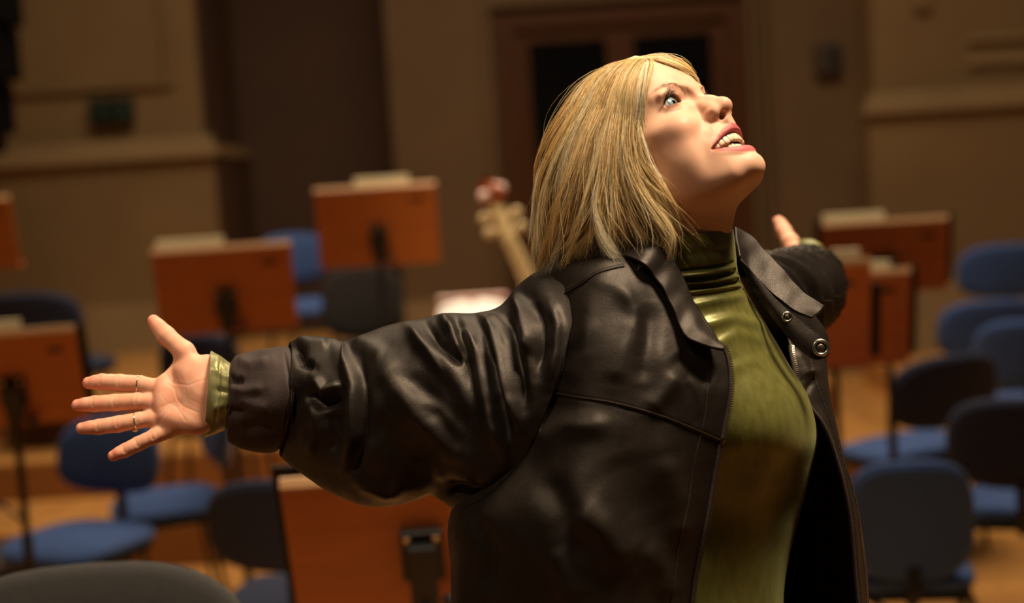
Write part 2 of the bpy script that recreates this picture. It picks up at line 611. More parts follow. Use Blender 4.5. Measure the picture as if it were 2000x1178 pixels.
def cushion(w_, h_, th, curve, dome, p=3.4, n=44, m=7, taper=0.0):
    """upholstered slab in x,z with thickness along y, curved about z"""
    ring = superell(w_, h_, n, p)
    V, F = [], []

    def bend(x, y, z):
        return (x * (1 + taper * z / h_), y + curve * (2 * x / w_) ** 2, z)
    layers = []
    for k in range(m):
        t = k / (m - 1)
        y = -th / 2 + th * t
        s = 1 - .10 * abs(2 * t - 1) ** 3
        layers.append((y, s))
    for y, s in layers:
        for x, z in ring:
            V.append(bend(x * s, y, z * s))
    for k in range(m - 1):
        for i in range(n):
            a, b = k * n + i, k * n + (i + 1) % n
            F.append((a, b, b + n, a + n))
    for sgn, base in ((-1, 0), (1, (m - 1) * n)):
        prev = base
        for q in (.75, .5, .25):
            st = len(V)
            for x, z in ring:
                V.append(bend(x * .9 * q, sgn * (th / 2 + dome * (1 - q * q)), z * .9 * q))
            for i in range(n):
                a, b = prev + i, prev + (i + 1) % n
                c, d = st + (i + 1) % n, st + i
                F.append((a, d, c, b) if sgn < 0 else (a, b, c, d))
            prev = st
        c = len(V)
        V.append(bend(0, sgn * (th / 2 + dome), 0))
        for i in range(n):
            a, b = prev + i, prev + (i + 1) % n
            F.append((a, c, b) if sgn < 0 else (a, b, c))
    return np.array(V), F


def pipe_pts(pts, r, n=8):
    P = np.array(pts, float)
    V, Q = strand_tubes(P[None], np.full((1, len(P)), r), n)
    return V, [tuple(int(i) for i in q) for q in Q]


def arc_pts(pts, n=24):
    return catmull(pts, n)


# chair mesh data, front towards -y, seat centre above the origin
def chair_meshes(w_=.46, bh=.31, top=.90):
    d = {}
    sv, sf = cushion(w_ + .03, .46, .055, -.012, .014, 3.6)
    d['seat'] = (np.stack([sv[:, 0], sv[:, 2], sv[:, 1] * 1.0 + .47], 1), sf)
    # front edge rolls down
    s = d['seat'][0]
    fr = np.clip((-s[:, 1] - .10) / .13, 0, 1)
    s[:, 2] -= .035 * fr ** 2
    uv, uf = cushion(w_ + .01, .44, .025, -.01, .004, 3.6)
    d['seat_shell'] = (np.stack([uv[:, 0], uv[:, 2], uv[:, 1] + .425], 1), uf)
    bv, bf = cushion(w_, bh, .045, -.055, .010, 3.0, taper=-.06)
    b = np.stack([bv[:, 0], bv[:, 1] + .24, bv[:, 2] + top - bh / 2], 1)
    b[:, 1] += (b[:, 2] - .6) * .16
    d['backrest'] = (b, bf)
    uv, uf = cushion(w_ - .03, bh - .03, .012, -.055, .004, 3.0, taper=-.06)
    b = np.stack([uv[:, 0], uv[:, 1] + .272, uv[:, 2] + top - bh / 2], 1)
    b[:, 1] += (b[:, 2] - .6) * .16
    d['back_shell'] = (b, uf)
    d['back_post'] = merge(pipe_pts(arc_pts([(0, .06, .405), (0, .20, .41), (0, .262, .46), (0, .272, top - bh - .02), (0, .262, top - bh + .05)]), .020), )
    legs = []
    for sx in (-1, 1):
        for sy, yy in ((-1, -.17), (1, .15)):
            legs.append(pipe_pts(arc_pts([(sx * .16, yy * .6, .415), (sx * .185, yy * .95, .39), (sx * .205, yy * 1.15, .25), (sx * .225, yy * 1.35, .011)]), .011))
    d['legs'] = legs
    d['cross_bar'] = merge(pipe_pts([(-.17, -.10, .405), (0, -.10, .402), (.17, -.10, .405)], .010), pipe_pts([(-.17, .09, .405), (0, .09, .402), (.17, .09, .405)], .010))
    return d


CHAIR_CACHE = {}


def mesh_data(name, vf, mat):
    me = bpy.data.meshes.new(name)
    me.from_pydata([tuple(float(c) for c in v) for v in vf[0]], [], [tuple(int(i) for i in f) for f in vf[1]])
    me.polygons.foreach_set('use_smooth', np.ones(len(me.polygons), dtype=bool))
    me.materials.append(mat)
    me.update()
    return me


def add_part(name, me, parent):
    o = bpy.data.objects.new(name, me)
    COL.objects.link(o)
    o.parent = parent
    return o


def chair(loc, yaw, fabric, label, w_=.46, bh=.31, top=.90, group='upholstered orchestra chairs on the stage', seat=None):
    seat = seat or fabric
    key = (fabric.name, seat.name, w_, bh, top)
    if key not in CHAIR_CACHE:
        d = chair_meshes(w_, bh, top)
        CHAIR_CACHE[key] = dict(seat=mesh_data('seat', d['seat'], seat), seat_shell=mesh_data('seat_shell', d['seat_shell'], M_SHELL), backrest=mesh_data('backrest', d['backrest'], fabric),
                                back_shell=mesh_data('back_shell', d['back_shell'], fabric), back_post=mesh_data('back_post', d['back_post'], M_SHELL), legs=[mesh_data('leg', l, M_FRAME) for l in d['legs']], cross_bar=mesh_data('cross_bar', d['cross_bar'], M_FRAME))
    c = CHAIR_CACHE[key]
    root = empty('orchestra_chair', loc, math.radians(yaw))
    tag(root, label, 'chair', group)
    for nm in ('seat', 'seat_shell', 'backrest', 'back_post', 'cross_bar'):
        p = add_part(nm, c[nm], root)
        if nm == 'backrest':
            add_part('back_shell', c['back_shell'], p)
    for l in c['legs']:
        add_part('leg', l, root)
    return root


def chair_at(px, py, level, yaw, fabric, label, top=.90, **k):
    """chair whose backrest top centre shows at the pixel, standing on the given level"""
    p = on_plane(px, py, level + top)
    a = math.radians(yaw)
    off = .30
    loc = (p[0] - off * -math.sin(a), p[1] - off * math.cos(a), level)
    return chair(loc, yaw, fabric, label, top=top, **k)


# yaw 0: front towards the camera, 180: back towards the camera, 90: facing right
chair_at(1780, 902, 0, 172, M_BLUE, 'blue chair nearest on the right with its back to us, beside the jacket', w_=.38, bh=.38, top=.86)
chair_at(1868, 692, 0, 205, M_BLUE_SHADED, 'shade-darkened blue chair right of the orange stands, seat poking out on its left', w_=.58, bh=.32, top=.90, seat=M_BLUE)
chair_at(1990, 778, 0, 160, M_BLUE_SHADED, 'shade-darkened blue chair at the right edge just behind the nearest blue chair', w_=.50, bh=.33, top=.90, seat=M_BLUE)
chair_at(1972, 476, .2, 175, M_BLUE, 'blue chair highest at the right edge, farthest back by the wall', w_=.62, bh=.34, top=.96)
chair_at(1945, 585, 0, 178, M_BLUE, 'blue chair second highest at the right edge, below the farthest one', w_=.62, bh=.34, top=.92)
chair_at(2010, 624, 0, 160, M_BLUE, 'blue chair cut by the right edge above the shade-darkened chairs', w_=.54, bh=.36, top=.92)
chair_at(232, 812, 0, -24, M_BLUE, 'blue chair behind the open hand with its pale blue seat turned left', w_=.50, bh=.30, top=.90)
chair_at(446, 770, 0, -70, M_BLUE, 'blue chair turned left behind the brown jacket cuff', w_=.50, bh=.30, top=.90)
chair_at(378, 652, .2, 178, M_BLUE_SHADED, 'shade-darkened blue chair seen over the raised thumb under the left music stand', w_=.40, bh=.34, top=.92)
chair_at(552, 937, 0, 172, M_BLUE_SHADED, 'shade-darkened blue chair in front left, half behind the nearest music stand', w_=.56, bh=.30, top=.90)
chair_at(562, 456, .6, 30, M_BLUE, 'blue chair between the two left music stands, far up on the risers', w_=.46, bh=.30, top=.90)
chair_at(704, 516, .4, 4, M_CHARC, 'black chair below the farther left music stand', w_=.46, bh=.42, top=.92)
chair_at(40, 572, .4, 168, M_BLUE_SHADED, 'shade-darkened blue chair at the left edge above the cut-off music stand', w_=.62, bh=.30, top=.90)
# the stool back in front, on the podium
p = on_plane(188, 1101, 1.20)
chair((p[0], p[1] - .30, .20), 3, M_CHARC, 'charcoal padded chair back cut off at the lower left corner', w_=.53, bh=.34, top=1.0, group='conductor chair')


# music stands ---------------------------------------------------------------------------------------
STAND_W, STAND_H = .56, .36
DESKS = {}


def music_stand(px, py, d, level, yaw, label, sheets=(), folder=None, w_=STAND_W, h_=STAND_H, lean=14, br=.46):
    """px, py: middle of the desk's upper edge; yaw turns the desk; its back faces the camera"""
    top = W(px, py, d)
    a = math.radians(yaw)
    ln = math.radians(lean)
    root = empty('music_stand', (top[0], top[1] , level), a)
    tag(root, label, 'music stand', 'wooden music stands')
    zt = top[2] - level

    def T(x, s, n):
        """x across, s down the desk from its upper edge, n out of the back (towards the camera)"""
        return (x, s * math.sin(ln) - n * math.cos(ln), zt - s * math.cos(ln) - n * math.sin(ln))

    def tbox(x0, x1, s0, s1, n0, n1, bev=.003):
        V, F = box(x0, x1, s0, s1, n0, n1, bev)
        return [T(*v) for v in V], [f[::-1] for f in F]
    desk = link_mesh('desk', *tbox(-w_ / 2, w_ / 2, .006, h_, -.016, 0), M_DESK, root, False)

    def tprism(x0, x1, poly):
        n = len(poly)
        V = [T(x0, s_, n_) for s_, n_ in poly] + [T(x1, s_, n_) for s_, n_ in poly]
        F = [tuple(range(n)), tuple(range(2 * n - 1, n - 1, -1))] + [(i, n + i, n + (i + 1) % n, (i + 1) % n) for i in range(n)]
        return V, F
    link_mesh('lit_desk_edge', *tprism(-w_ / 2, w_ / 2, ((.006, .001), (0, .001), (-.014, -.012), (-.014, -.018), (.006, -.018))), M_EDGE_LIT, desk, False)  # tilted strip carries the painted edge highlight
    link_mesh('ledge', *tbox(-w_ / 2, w_ / 2, h_ - .012, h_, -.075, -.016), M_DESK, root, False)
    link_mesh('maker_mark', *tbox(w_ * .28, w_ * .40, .055, .075, 0, .0012, .0), simple('dark_mark', (.05, .018, .006), .6, .1), desk, False)
    hx = 0.0
    brk = link_mesh('bracket', *merge(tbox(hx - .045, hx + .045, h_ * br, h_ * (br + .32), 0, .022, .006), tbox(hx - .030, hx + .030, h_ * (br + .06), h_ * (br + .46), .022, .045, .005)), M_SHELL, root, False)
    for q in (-.03, .03):
        link_mesh('screw', *tbox(hx + q - .006, hx + q + .006, h_ * (br + .02), h_ * (br + .055), .022, .027, .002), M_BRASS, brk, False)
    p0 = np.array(T(hx, h_ * (br + .38), .03))
    kn, kf = disc_ell(p0 + np.array((.055, 0, -.02)), np.eye(3), (.022, .016, .016))
    link_mesh('knob', kn, kf, M_SHELL, brk)
    link_mesh('pole', *pipe_pts([p0, (p0[0], p0[1], zt * .5), (p0[0], p0[1], .12)], .014), M_BLACK, root)
    link_mesh('sleeve_tube', *pipe_pts([(p0[0], p0[1], zt * .48), (p0[0], p0[1], .10)], .019), M_BLACK, root)
    for k in range(3):
        an = math.radians(90 + 120 * k)
        ft = (p0[0] + .27 * math.cos(an), p0[1] + .27 * math.sin(an), .012)
        link_mesh('leg', *pipe_pts(arc_pts([(p0[0], p0[1], .14), (p0[0] + .10 * math.cos(an), p0[1] + .10 * math.sin(an), .10), ft], 10), .012), M_BLACK, root)
    # sheet music resting on the far side, things of their own
    Rz = Matrix.Rotation(a, 3, 'Z')

    def world(V):
        return [tuple(Rz @ Vector(v) + Vector((top[0], top[1], level))) for v in V]
    for i, (x0, x1, rise, lab) in enumerate(sheets):
        V, F = tprism(x0, x1, ((h_ - .014, -.0185), (-.014, -.0185), (-rise - .016, -.036), (-rise - .016, -.044), (-.012, -.028), (h_ - .014, -.028)))
        sm = link_mesh('sheet_music', world(V), F, M_PAPER, None, False)
        tag(sm, lab, 'sheet music', 'sheet music on the stands')
    if folder:
        x0, x1, rise, lab = folder
        V, F = merge(tbox(x0, x1, -rise, h_ - .014, -.052, -.046, .001))
        fo = link_mesh('music_folder', world(V), F, M_BLACKM, None, False)
        tag(fo, lab, 'folder', 'black folders on the stands')
    return root


music_stand(432, 487, 5.76, 0, 6, 'orange wooden music stand above the raised thumb', [(-.26, .01, .026, 'cream sheet music peeking over the stand above the thumb')], (-.275, .03, .010, 'black folder edge on the stand above the thumb'))
music_stand(732, 368, 7.0, .2, 4, 'orange wooden music stand standing highest, left of the double bass', [(-.10, .17, .030, 'cream sheet music on top of the highest music stand')], w_=.60, h_=.40)
music_stand(1730, 436, 5.6, 0, -3, 'wide orange music stand right of the far raised hand', [(-.24, .0, .022, 'pale sheet music on the stand right of the far hand')], (-.27, .275, .012, 'black folder framing the stand right of the far hand'), w_=.49, h_=.29)
music_stand(1628, 541, 5.2, 0, -4, 'orange music stand with a brass bolt, below the wide right stand', [(.06, .21, .020, 'cream sheet music on the stand with a brass bolt')], (-.24, .315, .004, 'black folder on the stand with a brass bolt'), lean=16)
music_stand(1525, 524, 4.5, 0, -6, 'orange music stand mostly hidden behind the left jacket front', [(.16, .25, .020, 'cream sheet music just right of the leather latch')], (-.2, .32, -.09, 'black folder right of the leather latch'), lean=18)
music_stand(8, 655, 4.75, 0, 4, 'orange music stand cut by the left edge beside the fingers', [(-.2, .05, .022, 'cream sheet music at the left edge beside the fingers')], (-.1, .255, .006, 'black folder on the stand at the left edge'), lean=16, w_=.46, h_=.33)
music_stand(-95, 395, 7.0, .2, 4, 'orange music stand barely showing at the left edge, higher up', [], w_=.56)
music_stand(812, 936, 2.93, 0, 2, 'large nearest music stand under the outstretched sleeve', [], (-.30, -.10, .022, 'black folder corner on the nearest music stand'), w_=.56, h_=.40, lean=24, br=.31)

# double bass leaning on a stool ------------------------------------------------------------------------
M_BASS = wood_material('bass_varnish', (.30, .055, .010), (.42, .10, .02), .12, (12, 12, 2), coat=1.0)
M_NECK = wood_material('maple_neck', (.70, .52, .24), (.82, .64, .34), .15, (12, 12, 1.5), coat=.8)
M_GLINT = simple('painted_scroll_glint', (.90, .62, .55), .15, .04, coat=1.0)  # pale colour imitates the highlights on the scroll
M_EBONY = simple('ebony', (.012, .009, .008), .3, .2)


def double_bass():
    scroll = W(962, 378, 6.45)
    nut = W(995, 470, 6.42)
    heel = W(1052, 592, 6.38)
    root = empty('double_bass', (heel[0] + .12, heel[1], 0))
    tag(root, 'varnished double bass with a pale neck and scroll behind her shoulder', 'double bass')
    o = np.array(root.location)
    ax = (heel - nut) / np.linalg.norm(heel - nut)           # down the instrument
    fr = np.cross(ax, np.array((1.0, 0, 0)))
    fr /= np.linalg.norm(fr)
    if fr[1] > 0:
        fr = -fr                                             # front towards the camera
    sd = np.cross(ax, fr)

    def P(s, x, n):
        return heel + ax * s + sd * x + fr * n - o
    # body outline
    L = 1.08
    key = [(-.01, .05), (.02, .17), (.08, .235), (.20, .255), (.32, .225), (.44, .185), (.52, .20), (.62, .275), (.78, .335), (.92, .335), (1.02, .27), (1.07, .12), (1.085, .0)]
    ks = np.array(key)
    t = np.linspace(0, 1, 70)
    c = catmull(ks, 70)
    half = [(s, w_) for s, w_ in c]
    ring = [(s, w_) for s, w_ in half] + [(s, -w_) for s, w_ in half[::-1][1:]]
    n = len(ring)
    V, F = [], []
    lay = [(-.09, .0), (-.09, .6), (-.085, .93), (-.075, 1.0), (.075, 1.0), (.085, .95), (.10, .7), (.115, .35), (.12, .0)]
    for nn, sc in lay:
        for s, w_ in ring:
            V.append(P(.55 + (s - .55) * (sc if sc > .01 else .01), w_ * max(sc, .01), nn))
    for k in range(len(lay) - 1):
        for i in range(n):
            F.append((k * n + i, k * n + (i + 1) % n, (k + 1) * n + (i + 1) % n, (k + 1) * n + i))
    bd = link_mesh('body', V, F, M_BASS, root)
    # neck, fingerboard, pegbox, scroll
    nl = float(np.linalg.norm(heel - nut))
    link_mesh('neck', *merge(pipe_pts([P(-nl, 0, .01), P(-nl * .5, 0, .01), P(.02, 0, .0), P(.08, 0, -.03)], .034, 12)), M_NECK, root)
    fbV = []
    for s, hw in ((-nl, .030), (-nl * .3, .036), (.55, .046)):
        for x, nn in ((-1, .035), (-.6, .05), (.6, .05), (1, .035)):
            fbV.append(P(s, x * hw, nn + .02 + (.07 if s > .3 else (.0))))
    fbF = []
    for k in range(2):
        for i in range(4):
            fbF.append((k * 4 + i, k * 4 + (i + 1) % 4, (k + 1) * 4 + (i + 1) % 4, (k + 1) * 4 + i))
    fbF += [(0, 1, 2, 3), (11, 10, 9, 8)]
    link_mesh('fingerboard', fbV, fbF, M_NECK, root, False)
    pb = nut - o
    up = (scroll - nut)
    link_mesh('pegbox', *pipe_pts([pb, pb + up * .4, pb + up * .78], .034, 12), M_NECK, root)
    # spiral scroll
    ctr = scroll - o
    sp = []
    for q in np.linspace(0, 1, 40):
        an = 2.2 + q * 9.5
        r_ = .062 * (1 - q) + .010
        sp.append(ctr + np.array((0, 1.0, 0)) * 0 + r_ * (math.cos(an) * np.array((.6, -.8, 0)) + math.sin(an) * np.array((0, 0, 1.0))))
    sc = link_mesh('scroll', *pipe_pts(sp, .024, 10), M_BASS, root)
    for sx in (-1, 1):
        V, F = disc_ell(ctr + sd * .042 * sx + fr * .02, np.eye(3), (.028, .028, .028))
        link_mesh('scroll_eye_glint', V, F, M_GLINT, sc)  # enlarged pale balls stand in for glints on the scroll
    for k, (q, sx) in enumerate(((.15, -1), (.3, 1), (.45, -1), (.6, 1))):
        b0 = pb + up * q
        V, F = pipe_pts([b0, b0 + sd * .055 * sx], .008)
        pg = link_mesh('tuning_peg', V, F, M_BRASS, root)
        V, F = disc_ell(b0 + sd * .072 * sx + np.array((0, -.01, 0)), np.eye(3), (.030, .014, .026))
        link_mesh('key', V, F, M_NECK, pg)
    for x in (-.015, -.005, .005, .015):
        link_mesh('string', *pipe_pts([P(-nl, x * .8, .072), P(.6, x * 1.8, .165)], .0016, 5), M_BRASS, root)
    link_mesh('bridge', *merge(([P(.60, -.07, .115), P(.60, .07, .115), P(.60, .04, .165), P(.60, -.04, .165), P(.615, -.07, .115), P(.615, .07, .115), P(.615, .04, .165), P(.615, -.04, .165)], [(0, 1, 2, 3), (7, 6, 5, 4), (0, 4, 5, 1), (1, 5, 6, 2), (2, 6, 7, 3), (3, 7, 4, 0)])), M_NECK, root, False)
    link_mesh('tailpiece', [P(.72, -.03, .135), P(.72, .03, .135), P(1.05, .015, .115), P(1.05, -.015, .115)], [(0, 1, 2, 3)], M_EBONY, root, False)
    e0 = P(1.08, 0, 0)
    link_mesh('endpin', *pipe_pts([e0, (e0[0], e0[1], .0)], .010), M_FRAME, root)
    return root


double_bass()


def score_desk():
    """low desk facing us with an open score, far behind the sleeve"""
    top = W(922, 588, 7.3)
    root = empty('score_desk', (top[0], top[1], .2), math.radians(2))
    tag(root, 'red-brown wooden desk with an open white score, just above the sleeve', 'desk')
    zt = top[2] - .2
    tilt = math.radians(38)

    def T(x, s, n):
        return (x, -s * math.cos(tilt) - n * math.sin(tilt), zt - s * math.sin(tilt) + n * math.cos(tilt))
    V, F = box(-.18, .18, 0, .36, -.02, 0, .004)
    link_mesh('desk', [T(*v) for v in V], [f[::-1] for f in F], M_BASS, root, False)
    V, F = box(-.18, .18, -.012, .012, -.03, .035, .004)
    link_mesh('rim', [T(*v) for v in V], [f[::-1] for f in F], M_BASS, root, False)
    V, F = box(-.18, .18, .345, .36, 0, .03, .003)
    link_mesh('ledge', [T(*v) for v in V], [f[::-1] for f in F], M_BASS, root, False)
    yb = -.18 * math.cos(tilt)
    link_mesh('pole', *pipe_pts([(0, yb, zt - .15), (0, yb, .05)], .02), M_BLACK, root)
    V, F = cushion(.34, .34, .03, 0, .008)
    link_mesh('base', [(x, y_ + yb, z_ + .023) for x, z_, y_ in ((v[0], v[1], v[2]) for v in V)], F, M_BLACK, root)
    # the open score: two curved pages with a thick block
    Rz = Matrix.Rotation(math.radians(2), 3, 'Z')
    n_ = 18
    xs = np.linspace(-.165, .165, 2 * n_ + 1)
    V, F = [], []
    for s in (.03, .335):
        for x in xs:
            V.append(T(x, s, .006 + .03 * math.sin(math.pi * min(1, abs(x) / .165) ** .6)))
    for s in (.03, .335):
        for x in xs:
            V.append(T(x, s, .003))
    m = len(xs)
    for i in range(m - 1):
        F += [(i, i + 1, m + i + 1, m + i)[::-1], (i, i + 1, 2 * m + i + 1, 2 * m + i), (m + i, m + i + 1, 3 * m + i + 1, 3 * m + i)[::-1]]
    V = [tuple(Rz @ Vector(v) + Vector(root.location)) for v in V]
    sc = link_mesh('open_score', V, F, simple('white_page', (.95, .94, .92), .7, .02), None)
    tag(sc, 'open white score shining on the red-brown desk above the sleeve', 'score')


score_desk()
# low dark instrument case on the floor at the left
ic = empty('instrument_case', (-2.75, 6.3, 0), math.radians(8))
tag(ic, 'dark instrument case lying on the floor at the left edge', 'instrument case')
V, F = box(-.75, .70, -.22, .22, .012, .15, .04)
link_mesh('case_body', V, F, M_BLACKM, ic)
V, F = box(-.74, .69, -.21, .21, .15, .22, .035)
link_mesh('case_lid', V, F, simple('case_brown', (.05, .028, .016), .7, .2), ic)
for x in (-.4, .35):
    V, F = box(x - .03, x + .03, -.235, -.215, .12, .18, .004)
    link_mesh('latch', V, F, M_BRASS, ic, False)
V, F = pipe_pts(arc_pts([(-.12, -.222, .10), (-.10, -.26, .10), (.08, -.26, .10), (.10, -.222, .10)], 12), .010)
link_mesh('handle', V, F, M_SHELL, ic)

# ------------------------------------------------------------------ the person: head
PERSON_O = [float(c) for c in (W(1300, 900, 1.62)[0], W(1300, 900, 1.62)[1], 0.20)]
person = empty('person', PERSON_O)
person['_o'] = PERSON_O


def head_axes(th, p, r):
    f = np.array([math.cos(th) * math.cos(p), -math.sin(th) * math.cos(p), math.sin(p)])
    s = np.array([-math.sin(th), -math.cos(th), 0.0])
    u = np.cross(s, f)
    s2 = math.cos(r) * s + math.sin(r) * u
    return s2, f, np.cross(s2, f)


HS, HF, HU = head_axes(math.radians(42), math.radians(42), math.radians(-5.3))
HEAD_SCALE = 0.0106                       # metres per sculpting centimetre
HEAD_O = PX(1362, 179, 1.56)


def head2cam(V):
    V = np.asarray(V, float) * HEAD_SCALE
    return HEAD_O + V[:, :1] * HS + V[:, 1:2] * HF + V[:, 2:] * HU


def cam2head(p):
    d = (np.asarray(p, float) - HEAD_O) / HEAD_SCALE
    return np.array((d @ HS, d @ HF, d @ HU))


EYE = np.array((3.25, -2.5, -0.12))
EYE_R = 1.28
GAZE = np.array((0.16, 0.95, -0.20))
MW = 3.45                                   # half width of the smiling mouth


def lid_top(a):
    t = np.clip(1 - ((a + 1) / 65.0) ** 2, 0, 1)
    return 24.5 * t ** 0.75 - 3 - 0.13 * a


def lid_bot(a):
    t = np.clip(1 - ((a + 1) / 65.0) ** 2, 0, 1)
    return -16.5 * t ** 0.8 - 3 - 0.13 * a


def mouth_top(x):
    t = np.clip(np.abs(x) / MW, 0, 1)
    return -6.05 - 0.85 * t ** 2.0


def mouth_bot(x):
    t = np.clip(np.abs(x) / MW, 0, 1)
    return -6.90 - 1.12 * np.clip(1 - t ** 2.2, 0, 1) ** 0.9


def lip_y(x):
    return 0.18 - 0.238 * x * x


def lip_yl(x):
    return -0.44 - 0.172 * x * x


def build_head():
    g = Sdf((-8.4, -19.5, -21.5), (8.4, 4.0, 11.5), 0.115)
    # skull and face masses
    g.op(lambda X, Y, Z: np.broadcast_to(np.float32(9), np.broadcast(X, Y, Z).shape), (-8, -19, -21), (8, 4, 11), 0)
    g.ell((0, -9.2, 2.0), (7.1, 9.1, 7.9))
    g.ell((0, -5.4, 2.4), (6.1, 5.2, 5.4), 1.5)                  # forehead
    g.ell((0, -6.2, -3.9), (5.5, 5.4, 6.0), 2.0)                 # mid face
    g.ell((4.5, -4.7, -2.2), (1.7, 2.1, 1.2), 1.6, sym=True)     # cheek bones
    g.ell((3.5, -2.55, -3.3), (1.8, 1.45, 1.45), 1.3, sym=True)  # smiling cheeks
    g.cone((4.5, -8.8, -6.8), (1.7, -2.3, -9.7), 1.3, 1.4, 2.0, sym=True)   # jaw
    g.ell((4.1, -4.9, -5.7), (1.5, 2.4, 2.3), 1.8, sym=True)     # full cheeks
    g.ell((0, -1.0, -9.85), (1.85, 1.35, 1.45), 0.9)             # chin
    g.ell((0, -2.1, -6.6), (3.4, 2.1, 3.0), 1.2)
    g.ell((0, -1.6, -5.1), (2.6, 1.7, 1.3), .8)                # muzzle
    g.ell((0, -2.0, -8.8), (2.3, 1.1, 1.2), 0.8)
    g.ell((0, -5.7, -8.6), (4.0, 4.4, 2.2), 2.0)                 # floor of the mouth
    g.chain([(1.1, -0.95, .6), (2.9, -1.1, 1.25), (4.7, -2.45, 1.2)], [.42, .45, .38], 0.9, sym=True)   # brow
    # nose
    g.ell((0, -0.55, 0.6), (1.3, .75, 1.3), 0.8)
    g.chain([(0, -0.95, -.2), (0, 0.2, -1.9), (0, 0.95, -2.85)], [.62, .66, .68], 0.7)
    g.ell((0, -.3, -3.2), (1.55, 1.35, 1.5), .7)
    g.ell((0, 1.22, -3.32), (0.86, 0.78, 0.78), 0.5)
    g.cone((.7, -.5, -1.7), (.95, .35, -3.2), .5, .55, .6, sym=True)
    g.ell((1.36, -.1, -3.62), (0.54, 0.85, 0.58), 0.5, sym=True)
    g.cone((.95, .5, -3.45), (.45, 1.0, -3.45), .5, .5, .4, sym=True)
    g.cone((0, 1.05, -3.8), (0, 0.35, -4.6), 0.36, 0.5, 0.35)
    g.cone((0, .05, -4.8), (0, .1, -5.3), .7, .6, .6)
    g.ell((0.68, 0.42, -4.15), (0.36, 0.78, 0.40), 0.12, 's', sym=True, R=np.array(Matrix.Rotation(-0.3, 3, 'Z')))
    g.cone((2.02, -0.3, -3.3), (1.9, -0.4, -4.2), 0.06, 0.05, 0.35, 's', sym=True)
    # eye sockets
    g.ell((3.1, -0.25, -0.15), (1.7, 1.1, 0.75), 0.9, 's', sym=True)
    g.ell((1.6, -0.2, -0.4), (0.42, 0.45, 0.5), 0.6, 's', sym=True)
    g.ell((2.0, -1.30, .55), (1.0, .55, .55), .7, sym=True)       # fullness under the inner brow
    g.ell((3.6, -1.55, .75), (1.2, .55, .45), .6, sym=True)
    # eyelids
    g.ell(EYE, (1.46, 1.44, 1.42), 0.40, sym=True)
    g.cone((4.3, -1.9, .55), (2.1, -1.15, .55), .26, .2, .5, sym=True)
    for sg in (1, -1):
        E = EYE * np.array((sg, 1, 1))

        def eye_open(X, Y, Z):
            x, y, z = (X - E[0]) * sg, Y - E[1], Z - E[2]
            a = np.degrees(np.arctan2(x, y)) - 4
            e = np.degrees(np.arctan2(z, np.sqrt(x * x + y * y)))
            d = np.maximum(e - lid_top(a), lid_bot(a) - e) * 0.0215
            d = np.maximum(d, np.sqrt(x * x + y * y + z * z) - 1.72)
            return np.where(y > -0.2, d, 1.0).astype(np.float32)
        g.op(eye_open, E - 1.9, E + 1.9, 0.0, 's', pad=0)

        def crease(X, Y, Z):
            x, y, z = (X - E[0]) * sg, Y - E[1], Z - E[2]
            a = np.degrees(np.arctan2(x, y)) - 4
            e = np.degrees(np.arctan2(z, np.sqrt(x * x + y * y)))
            rr = np.sqrt(x * x + y * y + z * z)
            q = (e - (lid_top(a) + 10 + 4 * np.clip(1 - (a / 60) ** 2, 0, 1))) * 0.025
            lo_ = (e - (lid_bot(a) - 13)) * .025
            r_ = 0.13 * np.exp(-(q / 0.09) ** 2) * np.exp(-(a / 58) ** 4) * np.exp(-((rr - 1.5) / .4) ** 2)
            r_ = r_ + 0.07 * np.exp(-(lo_ / 0.07) ** 2) * np.exp(-((a - 8) / 50) ** 4) * np.exp(-((rr - 1.55) / .4) ** 2)
            # crow's feet
            for ce, ln in ((-6, 1), (-17, 1), (-28, .8)):
                t = a - 68
                r_ = r_ + .03 * np.exp(-((e - ce + .35 * np.maximum(t, 0)) / 2.6) ** 2) * np.exp(-((t - 14) / 13) ** 2) * np.exp(-((rr - 1.75) / .5) ** 2)
            return r_.astype(np.float32)
        g.op(crease, E - 2.6, E + 2.6, 0.0, 'add', pad=0)
    # nasolabial fold
    nl = [(1.95, .2, -3.7), (2.8, -.35, -4.8), (3.6, -1.05, -5.9)]
    g.chain(nl, [.10, .14, .05], .55, 's', sym=True)
    # lips
    xs = np.linspace(0, MW, 10)
    tt = 1 - (xs / MW) ** 2
    up = [(x, lip_y(x), mouth_top(x) + .30 * t + .05) for x, t in zip(xs, tt)]
    ur = [.40 - .10 * np.exp(-(x / .35) ** 2) - .22 * (x / MW) ** 2 for x in xs]
    lo = [(x, lip_yl(x), mouth_bot(x) - .52 * t) for x, t in zip(xs, tt)]
    lr = [.68 - .50 * (x / MW) ** 2 for x in xs]
    g.chain(up, ur, .26, sym=True)
    g.chain(lo, lr, .30, sym=True)
    g.cone((.36, .5, -5.3), (.32, .55, -4.7), .16, .12, .3, sym=True)     # philtrum ridges

    def mouth(X, Y, Z):
        d = np.maximum(Z - mouth_top(X), mouth_bot(X) - Z)
        d = np.maximum(d, np.abs(X) - MW + .05)
        yb = lip_y(X) - 3.0
        return np.maximum(d * 0.8, yb - Y).astype(np.float32)
    g.op(mouth, (-3.6, -4.6, -9.3), (3.6, 2.8, -6.0), 0.12, 's', pad=0.4)
    # neck and throat
    nk = [cam2head(PX(1310, 330, 1.60)), cam2head(PX(1330, 440, 1.60)), cam2head(PX(1322, 600, 1.615))]
    g.chain(nk, [4.5, 4.7, 5.0], 2.4)
    g.cone(nk[0] + np.array((4.4, -2.5, 0)), nk[2] + np.array((1.6, 4.0, 0)), 1.1, 1.0, 1.6)
    g.cone(nk[0] + np.array((-4.4, -2.5, 0)), nk[2] + np.array((-1.6, 4.0, 0)), 1.1, 1.0, 1.6)
